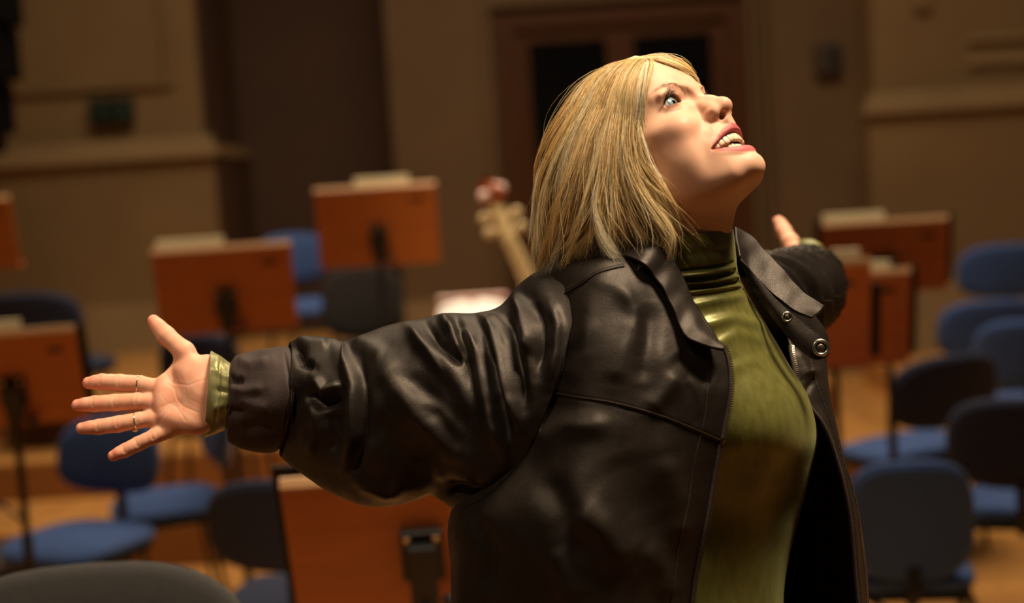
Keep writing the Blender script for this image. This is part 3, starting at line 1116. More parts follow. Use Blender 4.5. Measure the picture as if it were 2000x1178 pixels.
    # ear
    g.ell((6.9, -10.2, -2.0), (.7, 1.5, 2.8), .5, sym=True, R=np.array(Matrix.Rotation(0.25, 3, 'X')))
    V, Q = g.mesh()
    V = smooth_verts(V, Q, 2)
    return V, Q


def skin_material():
    m, nt, b = new_mat('skin')
    at = nt.nodes.new('ShaderNodeAttribute')
    at.attribute_name = 'tint'
    n = noise(nt, 90, 5)
    mx = nt.nodes.new('ShaderNodeMix')
    mx.data_type = 'RGBA'
    mx.blend_type = 'MULTIPLY'
    mx.inputs['Factor'].default_value = 0.25
    r = ramp(nt, n.outputs['Fac'], [(0.3, (.82, .74, .7)), (0.7, (1.0, 1.0, 1.0))])
    nt.links.new(at.outputs['Color'], mx.inputs['A'])
    nt.links.new(r.outputs[0], mx.inputs['B'])
    nt.links.new(mx.outputs['Result'], b.inputs['Base Color'])
    b.inputs['Roughness'].default_value = 0.52
    b.inputs['Specular IOR Level'].default_value = 0.28
    b.inputs['Subsurface Weight'].default_value = 0.35
    b.inputs['Subsurface Radius'].default_value = (1.0, 0.35, 0.18)
    b.inputs['Subsurface Scale'].default_value = 0.008
    n2 = noise(nt, 420, 3)
    bp = nt.nodes.new('ShaderNodeBump')
    bp.inputs['Strength'].default_value = 0.05
    bp.inputs['Distance'].default_value = 0.001
    nt.links.new(n2.outputs['Fac'], bp.inputs['Height'])
    nt.links.new(bp.outputs[0], b.inputs['Normal'])
    return m


SKIN = np.array((0.66, 0.385, 0.26))
LIP = np.array((0.47, 0.115, 0.12))


def mix(c, d, t):
    t = np.clip(t, 0, 1)[:, None]
    return c * (1 - t) + np.array(d) * t


def head_tint(V):
    x, y, z = V.T
    ax = np.abs(x)
    c = np.tile(SKIN, (len(V), 1))
    # blush on the cheeks, the natural colour of nose tip and chin
    c = mix(c, (0.66, 0.30, 0.20), 0.45 * np.exp(-((ax - 4.3) / 1.9) ** 2 - ((z + 3.4) / 1.6) ** 2) * (y > -7))
    c = mix(c, (0.66, 0.32, 0.22), 0.35 * np.exp(-((z + 3.4) / 1.0) ** 2 - (x / 1.5) ** 2) * (y > 0))
    # lips
    tq = np.clip(1 - (ax / (MW + .05)) ** 2, 0, 1)
    edge_u = mouth_top(x) + .30 * tq + .05 + .33 * tq ** .6 - .12 * np.exp(-(x / .3) ** 2)
    edge_l = mouth_bot(x) - .52 * tq - .50 * tq ** .6
    inside = np.minimum(edge_u - z, z - edge_l)
    lip = np.clip(inside / 0.09 + .5, 0, 1) * (ax < MW + .06) * (y > lip_y(x) - 4.2)
    c = mix(c, LIP, lip)
    deep = lip * np.clip((np.where(z > mouth_bot(x) + .3, lip_y(x), lip_yl(x)) - .55 - y) / .4, 0, 1)
    c = mix(c, (0.22, 0.04, 0.035), deep)
    # nostril lining, eyelid make-up, brows
    E = EYE
    d = np.stack([ax - E[0], y - E[1], z - E[2]], 1)
    a = np.degrees(np.arctan2(d[:, 0], d[:, 1])) - 4
    e = np.degrees(np.arctan2(d[:, 2], np.hypot(d[:, 0], d[:, 1])))
    rr = np.linalg.norm(d, axis=1)
    near = (rr < 2.0) & (d[:, 1] > -.3)
    lidshade = np.exp(-((e - lid_top(a) - 5) / 8.0) ** 2) * np.exp(-(a / 58) ** 6) * near
    c = mix(c, (0.42, 0.23, 0.16), 0.5 * lidshade)
    lower = np.exp(-((e - lid_bot(a) + 2) / 4.0) ** 2) * np.exp(-((a - 22) / 40) ** 4) * near
    c = mix(c, (0.30, 0.15, 0.11), 0.65 * lower)
    liner = np.exp(-((e - lid_top(a) - 1.5) / 4.0) ** 2) * np.exp(-((a - 6) / 56) ** 6) * near
    c = mix(c, (0.045, 0.026, 0.02), 0.9 * liner)
    liner = np.exp(-((e - lid_bot(a)) / 2.5) ** 2) * np.exp(-((a - 34) / 30) ** 4) * near
    c = mix(c, (0.06, 0.035, 0.028), 0.75 * liner)
    # scalp under the hair
    hl = np.clip((z - 5.6 + .55 * (y + 1.5)) / .5, 0, 1) * 0 + np.clip((-(y + 4.6) - .9 * np.clip(6.2 - z, -3, 9) * 0) / .8, 0, 1) * np.clip((z + 6) / .8, 0, 1) * np.clip((z + 3.5 - 1.2 * (y + 7)) / .8, 0, 1)
    c = mix(c, (0.20, 0.115, 0.045), hl)
    # eyebrow
    t = np.clip((ax - 1.25) / 3.9, 0, 1)
    bz = 0.40 + 1.22 * np.sin(np.clip(t * 1.1, 0, 1.1) * 1.75)
    br = np.exp(-((z - bz) / (.27 * (1 - .55 * t))) ** 2) * (ax > 1.2) * (ax < 5.3) * np.clip((5.3 - ax) / 1.0, 0, 1) * (y > -5)
    c = mix(c, (0.34, 0.19, 0.10), 0.6 * br)
    return c


def set_tint(o, c):
    at = o.data.color_attributes.new('tint', 'FLOAT_COLOR', 'POINT')
    at.data.foreach_set('color', np.concatenate([c, np.ones((len(c), 1))], 1).astype(np.float32).ravel())


def build_teeth():
    """one rounded tooth per place along the two arches"""
    out = []
    for upper in (True, False):
        wid = [.44, .36, .40, .36, .36, .42] if upper else [.29, .31, .35, .36, .36, .4]
        for sg in (1, -1):
            x = 0.0
            s = 0.0
            for i, w_ in enumerate(wid):
                sm = s + w_          # arc length at the middle (w_ = half width)
                s += 2 * w_
                # arch: parabola
                X = 3.05 * math.sin(min(sm / 3.7, 1.45))
                Y = 0.0 - 3.0 * (1 - math.cos(min(sm / 3.7, 1.45)))
                ang = math.atan2(3.0 * math.sin(sm / 3.7), 2.85 * math.cos(sm / 3.7))
                out.append((sg, X, Y, ang, w_, upper, i))
    return out


def tooth_mesh(w_, hgt, dep):
    n, m = 14, 8
    V = []
    for j in range(m + 1):
        ph = -math.pi / 2 + math.pi * j / m
        for i in range(n):
            th = 2 * math.pi * i / n
            c, s = math.cos(th), math.sin(th)
            e = lambda v, p: math.copysign(abs(v) ** p, v)
            V.append((w_ * e(c, .55) * e(math.cos(ph), .45), dep * e(s, .7) * e(math.cos(ph), .45), hgt * e(math.sin(ph), .6)))
    F = []
    for j in range(m):
        for i in range(n):
            F.append((j * n + i, j * n + (i + 1) % n, (j + 1) * n + (i + 1) % n, (j + 1) * n + i))
    return np.array(V), F


hV, hQ = build_head()
M_SKIN = skin_material()
BODY_PARTS = [(cam2w(head2cam(hV)), hQ, head_tint(hV))]

M_TOOTH = simple('tooth_enamel', (0.64, 0.52, 0.36), 0.22, 0.05, 30)
tv, tf = [], []
for (sg, X, Y, ang, w_, upper, i) in build_teeth():
    hh = (.58, .51, .54, .46, .42, .38)[i] if upper else (.42, .42, .44, .4, .36, .34)[i]
    v, f = tooth_mesh(w_ * .985, hh, .26)
    ca, sa = math.cos(ang), math.sin(ang)
    p = np.stack([v[:, 0] * ca + v[:, 1] * sa, -v[:, 0] * sa + v[:, 1] * ca, v[:, 2]], 1)
    p[:, 0] = sg * (p[:, 0] + X)
    p[:, 1] += Y + (-.22 if upper else -.72)
    p[:, 2] += (-6.1 - hh * .62 - .07 * i) if upper else (-7.50 + .10 * i + (.12 if i == 2 else 0))
    if sg < 0:
        f = [q[::-1] for q in f]
    n0 = sum(len(a) for a in tv)
    tv.append(p)
    tf += [tuple(k + n0 for k in q) for q in f]
TEETH = (cam2w(head2cam(np.concatenate(tv))), tf)

# ------------------------------------------------------------------ hands (right hand sculpted, left hand mirrored)
HAND_D = 1.68
HC = FPX / HAND_D * 0.01                  # pixels per centimetre at the hand


def hp_(px, py, y=0.0):
    return np.array(((px - 300) / HC, y, -(py - 770) / HC))


def build_hand():
    g = Sdf((-10.8, -3.6, -8.6), (12.5, 3.4, 10.8), 0.085)
    g.ell((0, 0, 0), (.01, .01, .01))
    wrist = hp_(408, 770, .1)
    # palm
    mcp = [hp_(316, 760, .15), hp_(316, 786, .05), hp_(321, 813, .1), hp_(334, 838, .25)]
    for m, r0 in zip(mcp, (1.02, 1.0, .96, .88)):
        g.cone(wrist + (m - wrist) * .12, m, 1.25, r0, .8)
    g.ell(hp_(360, 790, .25), (3.6, 1.15, 3.3), .8)
    # thenar and hypothenar pads
    g.ell(hp_(378, 738, -.55), (2.5, 1.35, 1.9), .8, R=np.array(Matrix.Rotation(math.radians(35), 3, 'Y')))
    g.ell(hp_(365, 822, -.45), (2.7, 1.15, 1.25), .8, R=np.array(Matrix.Rotation(math.radians(12), 3, 'Y')))
    g.ell(hp_(318, 775, -.55), (.9, .8, 2.2), .7)
    g.ell(hp_(402, 728, -.2), (2.2, 1.6, 2.0), .8)
    g.ell(hp_(392, 815, -.1), (2.2, 1.5, 1.8), .8)
    # fingers: mcp, crease, pip, dip, tip
    F = [
        [mcp[0], hp_(272, 751, .0), hp_(232, 748, .1), hp_(196, 746, .15), hp_(170, 748, .1)],
        [mcp[1], hp_(270, 784, -.1), hp_(226, 786, .05), hp_(186, 788, .1), hp_(153, 791, .05)],
        [mcp[2], hp_(276, 820, -.05), hp_(236, 827, .0), hp_(198, 832, .1), hp_(165, 835, .05)],
        [mcp[3], hp_(305, 851, .1), hp_(276, 864, .2), hp_(252, 876, .2), hp_(230, 886, .15)],
    ]
    Rr = [(1.0, .97, .98, .92, .68), (1.0, .95, .96, .90, .68), (.97, .91, .92, .86, .65), (.90, .84, .82, .78, .60)]
    for f, r in zip(F, Rr):
        g.chain(f, r, .22)
        # pads between the creases
        for a, b, rr in ((1, 2, .30), (2, 3, .28), (3, 4, .26)):
            m = (f[a] + f[b]) / 2 + np.array((0, -.32, 0))
            d = f[b] - f[a]
            g.ell(m, (np.linalg.norm(d) * .36, .48, r[a] * .72), .35, R=np.array(Matrix.Rotation(math.atan2(-d[2], d[0]), 3, 'Y')))
    # web between fingers
    for i in range(3):
        g.cone((F[i][0] + F[i][1]) / 2, (F[i + 1][0] + F[i + 1][1]) / 2, .55, .55, .5)
    # thumb
    T = [hp_(395, 752, -.2), hp_(356, 690, -.25), hp_(316, 657, -.15), hp_(289, 628, -.05)]
    g.chain(T, (1.5, 1.18, 1.05, .74), .5)
    g.ell((T[2] + T[3]) / 2 + np.array((0, -.3, 0)), (1.25, .65, .85), .4, R=np.array(Matrix.Rotation(math.radians(45), 3, 'Y')))
    g.cone(hp_(350, 708, .15), hp_(318, 748, .15), .75, .7, .9)           # thumb web
    # wrist and forearm
    g.cone(hp_(400, 770, .1), hp_(520, 775, .2), 2.25, 2.6, 1.6)
    # creases

    def groove(pts, r_=.07, k=.16):
        g.chain(pts, [r_] * len(pts), k, 's')
    for f, r in zip(F, Rr):
        for i in (1, 2, 3):
            d = f[min(i + 1, 4)] - f[i - 1]
            d = d / np.linalg.norm(d)
            n = np.array((-d[2], 0, d[0]))
            c = f[i] + np.array((0, -r[i] - .10, 0))
            c = c + np.array((0, -.10, 0))
            groove([c - n * r[i] * .55 + np.array((0, .22, 0)), c, c + n * r[i] * .55 + np.array((0, .22, 0))], .06, .26)
    V, Q = g.mesh()
    V = smooth_verts(V, Q, 5, .6)
    # palm lines pressed into the near side
    lines = [[(332, 756), (345, 765), (352, 785), (366, 800), (395, 812)], [(322, 800), (338, 792), (352, 800), (372, 826)],
             [(303, 840), (322, 822), (340, 806), (345, 790)], [(322, 728), (332, 745), (338, 752), (375, 762), (408, 752)],
             [(340, 688), (352, 700), (360, 700)], [(305, 770), (322, 778), (330, 790)], [(345, 845), (352, 822), (365, 805)], [(365, 860), (385, 835), (400, 815)],
             [(300, 790), (318, 772), (330, 768)], [(352, 735), (368, 762), (372, 790)], [(380, 788), (405, 800)]]
    px = V[:, 0] * HC + 300
    py = 770 - V[:, 2] * HC
    dsp = np.zeros(len(V))
    for i, ln in enumerate(lines):
        best = np.full(len(V), 1e9)
        for (x0, y0), (x1, y1) in zip(ln[:-1], ln[1:]):
            L2 = (x1 - x0) ** 2 + (y1 - y0) ** 2
            t = np.clip(((px - x0) * (x1 - x0) + (py - y0) * (y1 - y0)) / L2, 0, 1)
            best = np.minimum(best, np.hypot(px - x0 - t * (x1 - x0), py - y0 - t * (y1 - y0)))
        dsp = np.maximum(dsp, np.exp(-(best / 2.2) ** 2) * (.032 if i < 4 else .012))
    V[:, 1] += np.where(V[:, 1] < .3, dsp, 0)
    return V, Q, F, T


hdV, hdQ, FING, THUMB = build_hand()


def hand_tint(V):
    c = np.tile(SKIN * np.array((1.06, .93, .90)), (len(V), 1))
    red = (0.70, 0.25, 0.17)
    for f in FING + [THUMB]:
        d = np.linalg.norm(V - f[-1], axis=1)
        c = mix(c, red, .75 * np.exp(-(d / 1.7) ** 2))
    for p in (hp_(325, 775, -1), hp_(330, 820, -1), hp_(380, 730, -1.5)):
        c = mix(c, red, .25 * np.exp(-(np.linalg.norm(V - p, axis=1) / 1.6) ** 2))
    bl = np.sin(V[:, 0] * 2.1 + 1.3 * np.sin(V[:, 2] * 1.7)) * np.sin(V[:, 2] * 1.9 + np.sin(V[:, 0] * 1.1 + 2))
    c = mix(c, (0.74, 0.30, 0.21), .30 * np.clip(bl, 0, 1))
    c = mix(c, (0.80, 0.52, 0.38), .30 * np.clip(-bl, 0, 1))
    return c


def hand2cam(V):
    V = np.asarray(V, float) * 0.01
    a = math.radians(18)                    # the palm is turned a little upwards
    y, z = V[:, 1].copy(), V[:, 2].copy()
    V = np.stack([V[:, 0], y * math.cos(a) + z * math.sin(a), -y * math.sin(a) + z * math.cos(a)], 1)
    V[:, 2] *= 1.05
    return PX(300, 770, HAND_D) + V


hand_col = hand_tint(hdV)
BODY_PARTS.append((cam2w(hand2cam(hdV)), hdQ, hand_col))
# left hand: mirror through depth, then turn it to point away from the camera
LH_ANCHOR = PX(1564, 536, 2.12)
_F = np.array((.05, .95, -.10)); _F /= np.linalg.norm(_F)
_U = np.array((-.22, 0, .97)); _U -= _F * (_U @ _F); _U /= np.linalg.norm(_U)
LH_R = np.stack([-_F, np.cross(_U, -_F), _U], 1)


def lhand2cam(V):
    V = (np.asarray(V, float) - hp_(412, 770)) * 0.01
    V = V * np.array((1, -1, 1)) * 1.12
    return LH_ANCHOR + V @ LH_R.T


keep = (hdV[hdQ][:, :, 0] < hp_(428, 770)[0]).all(1)
BODY_PARTS.append((cam2w(lhand2cam(hdV)), hdQ[keep][:, ::-1], hand_col))
# trunk and arms under the clothes, one surface
g = Sdf((-75, -35, -75), (60, 75, 20), 1.0)
PB = lambda px, py, d: (PX(px, py, d) - PX(1300, 700, 1.64)) * 100
g.ell((0, 0, 0), (.01, .01, .01))
tr = [PB(1325, 560, 1.61), PB(1320, 680, 1.64), PB(1310, 850, 1.66), PB(1290, 1050, 1.66), PB(1290, 1250, 1.66)]
g.chain(tr, (4.5, 7.5, 8.5, 8.5, 9), 4)
g.chain([PB(1320, 600, 1.62), PB(1150, 620, 1.58), PB(830, 780, 1.63), PB(480, 775, 1.68)], (4.5, 3.6, 3.2, 2.6), 4)
g.chain([PB(1320, 600, 1.62), PB(1505, 592, 1.76), PB(1556, 572, 1.94), PB(1576, 545, 2.09)], (4.0, 3.0, 2.6, 2.0), 3)
V, Q = g.mesh()
V = cam2w(V * .01 + PX(1300, 700, 1.64))
BODY_PARTS.append((V, Q, np.tile(SKIN, (len(V), 1))))

# ------------------------------------------------------------------ join the body into one mesh
bv, bq, bt = [], [], []
n0 = 0
for v, q, t in BODY_PARTS:
    bv.append(v); bq.append(np.asarray(q) + n0); bt.append(t)
    n0 += len(v)
body = link_mesh('body', np.concatenate(bv), np.concatenate(bq), M_SKIN, person)
set_tint(body, np.concatenate(bt))
teeth = link_mesh('teeth', TEETH[0], TEETH[1], M_TOOTH, body)


def eye_material():
    m, nt, b = new_mat('eyeball')
    tc = nt.nodes.new('ShaderNodeTexCoord')
    sp = nt.nodes.new('ShaderNodeSeparateXYZ')
    nt.links.new(tc.outputs['Object'], sp.inputs[0])
    # object space: gaze along +Z, radius 1
    r = ramp(nt, sp.outputs['Z'], [(0.0, (.42, .34, .30)), (0.80, (.46, .40, .36)), (0.825, (.05, .07, .08)), (0.85, (.10, .17, .20)), (0.94, (.26, .38, .40)), (0.972, (.20, .27, .28)), (0.98, (.004, .004, .004)), (1.0, (.002, .002, .002))])
    nt.links.new(r.outputs[0], b.inputs['Base Color'])
    b.inputs['Roughness'].default_value = 0.08
    b.inputs['Coat Weight'].default_value = 1.0
    b.inputs['Coat Roughness'].default_value = 0.02
    return m


M_EYE = eye_material()


for sg in (1, -1):
    V, F = uv_ball()
    me = bpy.data.meshes.new('eye')
    me.from_pydata(V, [], F)
    me.polygons.foreach_set('use_smooth', np.ones(len(me.polygons), dtype=bool))
    me.materials.append(M_EYE)
    o = bpy.data.objects.new('eye', me)
    COL.objects.link(o)
    c = cam2w(head2cam((EYE * np.array((sg, 1, 1)))[None]))[0]
    gz = GAZE[0] * HS + GAZE[1] * HF + GAZE[2] * HU
    gz = Vector(CAMR @ gz)
    o.parent = body
    R = gz.to_track_quat('Z', 'Y').to_matrix().to_4x4()
    o.matrix_basis = Matrix.Translation(Vector(c) - Vector(PERSON_O)) @ R @ Matrix.Scale(EYE_R * HEAD_SCALE, 4)

# ------------------------------------------------------------------ hair
NPR = np.random.default_rng(11)


HAIR_D = 1.614


def guide(pts, n):
    P = [PX(1000 + .4076 * x, 80 + .4076 * y, HAIR_D + d) for x, y, d in pts]
    return catmull(P, n)


NS = 18
G_NEAR = [
    [(585, 72, .005), (360, 185, -.005), (205, 400, -.01), (135, 600, 0), (140, 820, 0), (105, 1100, 0)],
    [(600, 72, -.005), (420, 200, -.03), (280, 410, -.045), (190, 640, -.05), (165, 860, -.045), (130, 1110, -.035)],
    [(612, 74, -.01), (465, 225, -.045), (360, 440, -.068), (290, 690, -.075), (225, 880, -.07), (190, 1060, -.06)],
    [(625, 76, -.01), (505, 245, -.052), (430, 470, -.078), (390, 700, -.085), (350, 880, -.085), (250, 1010, -.075)],
    [(635, 78, -.015), (540, 250, -.056), (490, 470, -.083), (455, 690, -.092), (470, 880, -.095), (545, 1075, -.09)],
    [(645, 80, -.015), (575, 250, -.056), (530, 450, -.083), (540, 650, -.094), (640, 860, -.098), (725, 985, -.092), (640, 1100, -.088)],
    [(655, 82, -.015), (600, 240, -.056), (575, 430, -.083), (610, 610, -.094), (710, 760, -.098), (885, 985, -.092)],
    [(668, 86, -.02), (628, 230, -.054), (612, 410, -.080), (640, 580, -.092), (700, 690, -.096), (750, 770, -.09)],
]
G_BACK = [
    [(590, 70, .01), (340, 190, .01), (190, 410, .01), (125, 610, .01), (140, 820, .01), (100, 1090, .01)],
    [(600, 72, .02), (380, 210, .04), (240, 430, .045), (180, 640, .045), (190, 850, .04), (180, 1080, .03)],
    [(620, 75, .02), (450, 230, .05), (340, 450, .06), (300, 690, .06), (330, 850, .05), (380, 1080, .03)],
    [(640, 80, .02), (520, 250, .05), (440, 480, .06), (430, 700, .055), (470, 880, .04), (560, 1060, .01)],
]
G_UNDER = [
    [(560, 110, -.02), (430, 330, -.04), (330, 560, -.045), (260, 760, -.04), (210, 930, -.035), (160, 1080, -.03)],
    [(580, 120, -.025), (480, 350, -.05), (420, 580, -.06), (390, 790, -.06), (370, 940, -.055), (330, 1060, -.05)],
    [(600, 125, -.025), (530, 360, -.055), (500, 580, -.065), (510, 790, -.07), (560, 940, -.07), (620, 1080, -.065)],
    [(615, 130, -.025), (570, 360, -.055), (570, 560, -.068), (620, 740, -.075), (700, 890, -.072), (760, 1000, -.07)],
]
G_BANG = [
    [(610, 74, .0), (705, 62, -.015), (795, 82, -.02), (862, 130, -.015), (900, 210, -.008)],
    [(615, 78, -.01), (705, 74, -.028), (790, 100, -.032), (860, 150, -.025), (893, 208, -.014)],
    [(620, 82, -.02), (700, 88, -.036), (775, 118, -.040), (845, 165, -.032), (885, 205, -.018)],
    [(628, 84, -.025), (690, 98, -.042), (745, 120, -.046), (800, 145, -.042), (850, 178, -.03)],
]
G_TEMPLE = [
    [(632, 84, -.02), (672, 110, -.044), (662, 170, -.056), (640, 260, -.068), (632, 340, -.078)],
    [(625, 84, -.02), (640, 130, -.045), (628, 220, -.06), (618, 330, -.075), (630, 450, -.086)],
]


def grow(guides, count, clumps, inward, frizz, seed, lo=.80, hi=1.0, spread=0.35, curl=0.0):
    r = np.random.default_rng(seed)
    G = np.stack([guide(g, NS) for g in guides])                      # K,NS,3
    K = len(G)
    cu = np.sort(r.uniform(0, K - 1, clumps))
    which = r.integers(0, clumps, count)
    u0 = r.uniform(0, K - 1, count)
    near = np.argmin(np.abs(cu[None, :] - u0[:, None]), axis=1)
    uc = cu[near] + r.normal(0, spread * .12, count)
    t = np.linspace(0, 1, NS)[None, :]
    u = u0[:, None] * (1 - .95 * t ** .8) + uc[:, None] * (.95 * t ** .8)
    u = np.clip(u, 0, K - 1 - 1e-4)
    i = u.astype(int)
    f = (u - i)[..., None]
    j = np.arange(NS)[None, :]
    P = G[i, j] * (1 - f) + G[np.minimum(i + 1, K - 1), j] * f
    # depth layering and body
    dep = r.uniform(0, 1, count) ** 1.3 * inward
    P[..., 1] += dep[:, None] * np.sin(np.clip(t, 0, 1) * math.pi * .5)
    cph = r.uniform(0, 6.28, clumps)
    amp = r.uniform(.5, 1.3, clumps)
    ph = cph[near][:, None] + r.normal(0, .35, count)[:, None]
    am = (amp[near])[:, None] * (t ** 1.3) * curl
    P[..., 0] += am * np.sin(6.5 * t + ph)
    P[..., 1] += am * np.cos(5.2 * t + ph * 1.7)
    # frizz
    for c in range(3):
        q = r.normal(0, 1, (count, 4))
        P[..., c] += frizz * (t ** .8) * (q[:, :1] * np.sin(4 * t + q[:, 1:2] * 3) + .5 * q[:, 2:3] * np.sin(11 * t + q[:, 3:4] * 3))
    # cut to length
    ln = r.uniform(lo, hi, count)
    cl = r.uniform(.86, 1.05, clumps)[near] if clumps < 100 else 1.0
    ln = np.clip(ln * cl, .2, 1.08)
    tt = np.linspace(0, 1, NS)[None, :] * ln[:, None] * (NS - 1)
    k = np.minimum(tt.astype(int), NS - 2)
    ff = (tt - k)[..., None]
    a = np.arange(count)[:, None]
    P = P[a, k] * (1 - ff) + P[a, k + 1] * ff
    # keep every strand outside the skull
    sh = P.shape
    Lc = (P.reshape(-1, 3) - HEAD_O) / HEAD_SCALE
    Lc = np.stack([Lc @ HS, Lc @ HF, Lc @ HU], 1)
    mg = np.repeat(r.uniform(.025, .085, count), NS)
    mg = mg * np.tile(np.clip(np.linspace(.3, 2.2, NS), 0, 1), count)
    for cc, rr in (((0, -9.2, 2.0), (7.1, 9.1, 7.9)), ((0, -5.4, 2.4), (6.3, 5.4, 5.6))):
        cc, rr = np.array(cc), np.array(rr)
        q = (Lc - cc) / rr
        f_ = np.linalg.norm(q, axis=1)
        k_ = np.where(f_ < 1 + mg, (1 + mg) / np.maximum(f_, .05), 1.0)
        Lc = cc + q * k_[:, None] * rr
    P = head2cam(Lc).reshape(sh)
    return P, near, clumps, r


HAIR_TONES = np.array([(.90, .66, .29), (.95, .76, .40), (.97, .84, .53), (.76, .51, .20), (.98, .90, .68), (.46, .29, .11)])
hp, hc = [], []
for guides, count, clumps, inward, frizz, seed, lo, hi, curl in (
        (G_NEAR, 7200, 52, .020, .0016, 1, .74, 1.06, .014),
        (G_UNDER, 1900, 26, .03, .002, 2, .8, 1.02, .012),
        (G_BACK, 2300, 30, .02, .002, 3, .8, 1.0, .009),
        (G_BANG, 1250, 26, .006, .0009, 4, .75, 1.0, .001),
        (G_TEMPLE, 420, 14, .006, .0010, 5, .7, 1.0, .001),
        (G_NEAR, 800, 800, -.008, .0085, 6, .3, 1.05, .010),
        (G_BANG, 90, 90, -.004, .004, 8, .3, 1.0, .002),
        (G_BACK, 260, 260, .0, .009, 9, .3, 1.05, .008)):
    P, near, nc, r = grow(guides, count, clumps, inward, frizz, seed, lo, hi, curl=curl)
    tone = r.choice(len(HAIR_TONES), nc, p=(.22, .24, .20, .12, .13, .09))
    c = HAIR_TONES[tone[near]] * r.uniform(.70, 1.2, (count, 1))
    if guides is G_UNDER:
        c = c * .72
    hp.append(P)
    hc.append(c)
hp = np.concatenate(hp)
hc = np.concatenate(hc)
rad = np.full((len(hp), NS), .00018) * NPR.uniform(.7, 1.25, (len(hp), 1))
rad *= np.clip(1.25 - np.linspace(0, 1, NS) ** 6, .25, 1)[None, :]
hv, hq = strand_tubes(cam2w(hp.reshape(-1, 3)).reshape(hp.shape), rad)


def hair_material():
    m, nt, b = new_mat('blonde_hair')
    at = nt.nodes.new('ShaderNodeAttribute')
    at.attribute_name = 'tint'
    nt.links.new(at.outputs['Color'], b.inputs['Base Color'])
    b.inputs['Roughness'].default_value = 0.38
    b.inputs['Specular IOR Level'].default_value = 0.4
    tr = nt.nodes.new('ShaderNodeBsdfTranslucent')
    nt.links.new(at.outputs['Color'], tr.inputs['Color'])
    mx = nt.nodes.new('ShaderNodeMixShader')
    mx.inputs[0].default_value = 0.35
    nt.links.new(b.outputs[0], mx.inputs[1])
    nt.links.new(tr.outputs[0], mx.inputs[2])
    nt.links.new(mx.outputs[0], nt.nodes['Material Output'].inputs[0])
    return m


M_HAIR = hair_material()
hair = link_mesh('hair', hv, hq, M_HAIR, person)
set_tint(hair, np.repeat(hc, NS * 3, axis=0))
tag(hair, 'shoulder-length blonde hair with a fringe', kind='stuff')

# lashes and brow hairs
lp, lw, lk = [], [], []
for sg in (1, -1):
    for upper in (True, False):
        for a in np.linspace(-44 if upper else -20, 57, 60 if upper else 34):
            a = a + NPR.normal(0, .6)
            e = float(lid_top(a) if upper else lid_bot(a))
            az, el = math.radians(a + 4), math.radians(e)
            d = np.array((math.sin(az) * math.cos(el), math.cos(az) * math.cos(el), math.sin(el)))
            root = EYE + 1.42 * d
            L = (0.74 if upper else .34) * (.75 + .25 * math.sin((a + 44) / 101 * math.pi)) * NPR.uniform(.8, 1.1)
            upv = np.array((0.25 * (a / 50), 0.15, 1.0 if upper else -.8))
            pts = [root + L * (t * d * (.85 if upper else .6) + t * t * upv * .75) for t in np.linspace(0, 1, 6)]
            pts = np.array(pts) * np.array((sg, 1, 1))
            lp.append(head2cam(pts))
            lw.append(np.linspace(.00030, .00006, 6) * (1 if upper else .7))
            lk.append(0)
# eyebrow hairs lie on the brow
fv = hV[hV[:, 1] > -6]
for sg in (1, -1):
    for _ in range(75):
        t = NPR.uniform(0, .97)
        ax_ = 1.25 + 3.9 * t
        bz = 0.40 + 1.22 * math.sin(min(t * 1.1, 1.1) * 1.75) + NPR.normal(0, .11 * (1 - .6 * t)) - .04
        m = (np.abs(fv[:, 0] - ax_) < .14) & (np.abs(fv[:, 2] - bz) < .14)
        if not m.any():
            continue
        y0 = fv[m, 1].max()
        dr_ = np.array((.75 + .2 * t, -.25 - .35 * t, .55 - .75 * t))
        L = .42
        pts = [np.array((ax_, y0 + .02, bz)) + dr_ * L * q + np.array((0, .10 * q * (1 - q), 0)) for q in np.linspace(0, 1, 6)]
        lp.append(head2cam(np.array(pts) * np.array((sg, 1, 1))))
        lw.append(np.linspace(.00016, .00005, 6))
        lk.append(1)
lp = np.array(lp)
lk = np.array(lk)
lw = np.array(lw)
M_LASH = simple('mascara', (.012, .010, .009), .4, .1)
M_BROW = simple('brow_hair', (.36, .22, .11), .5, .1)
for kk, nm, mt in ((0, 'eyelashes', M_LASH), (1, 'eyebrows', M_BROW)):
    P_ = lp[lk == kk]
    v, q = strand_tubes(cam2w(P_.reshape(-1, 3)).reshape(P_.shape), lw[lk == kk])
    o_ = link_mesh(nm, v, q, mt, body)
    o_['kind'] = 'stuff'

# fingernails and rings
M_NAIL = simple('fingernail', (.72, .42, .34), .2, .05)


for conv in (hand2cam, lhand2cam):
    for f, r in zip(FING + [THUMB], (.66, .66, .62, .55, .78)):
        d = f[-1] - f[-2]
        d = d / np.linalg.norm(d)
        s_ = np.array((0, 1.0, 0))
        n_ = np.cross(d, s_)
        V, F = disc_ell(f[-1] - d * .05 + s_ * (r * .80), np.stack([d, s_, n_]), (.62, .16, r * .72))
        link_mesh('fingernail', cam2w(conv(V)), F, M_NAIL, body)


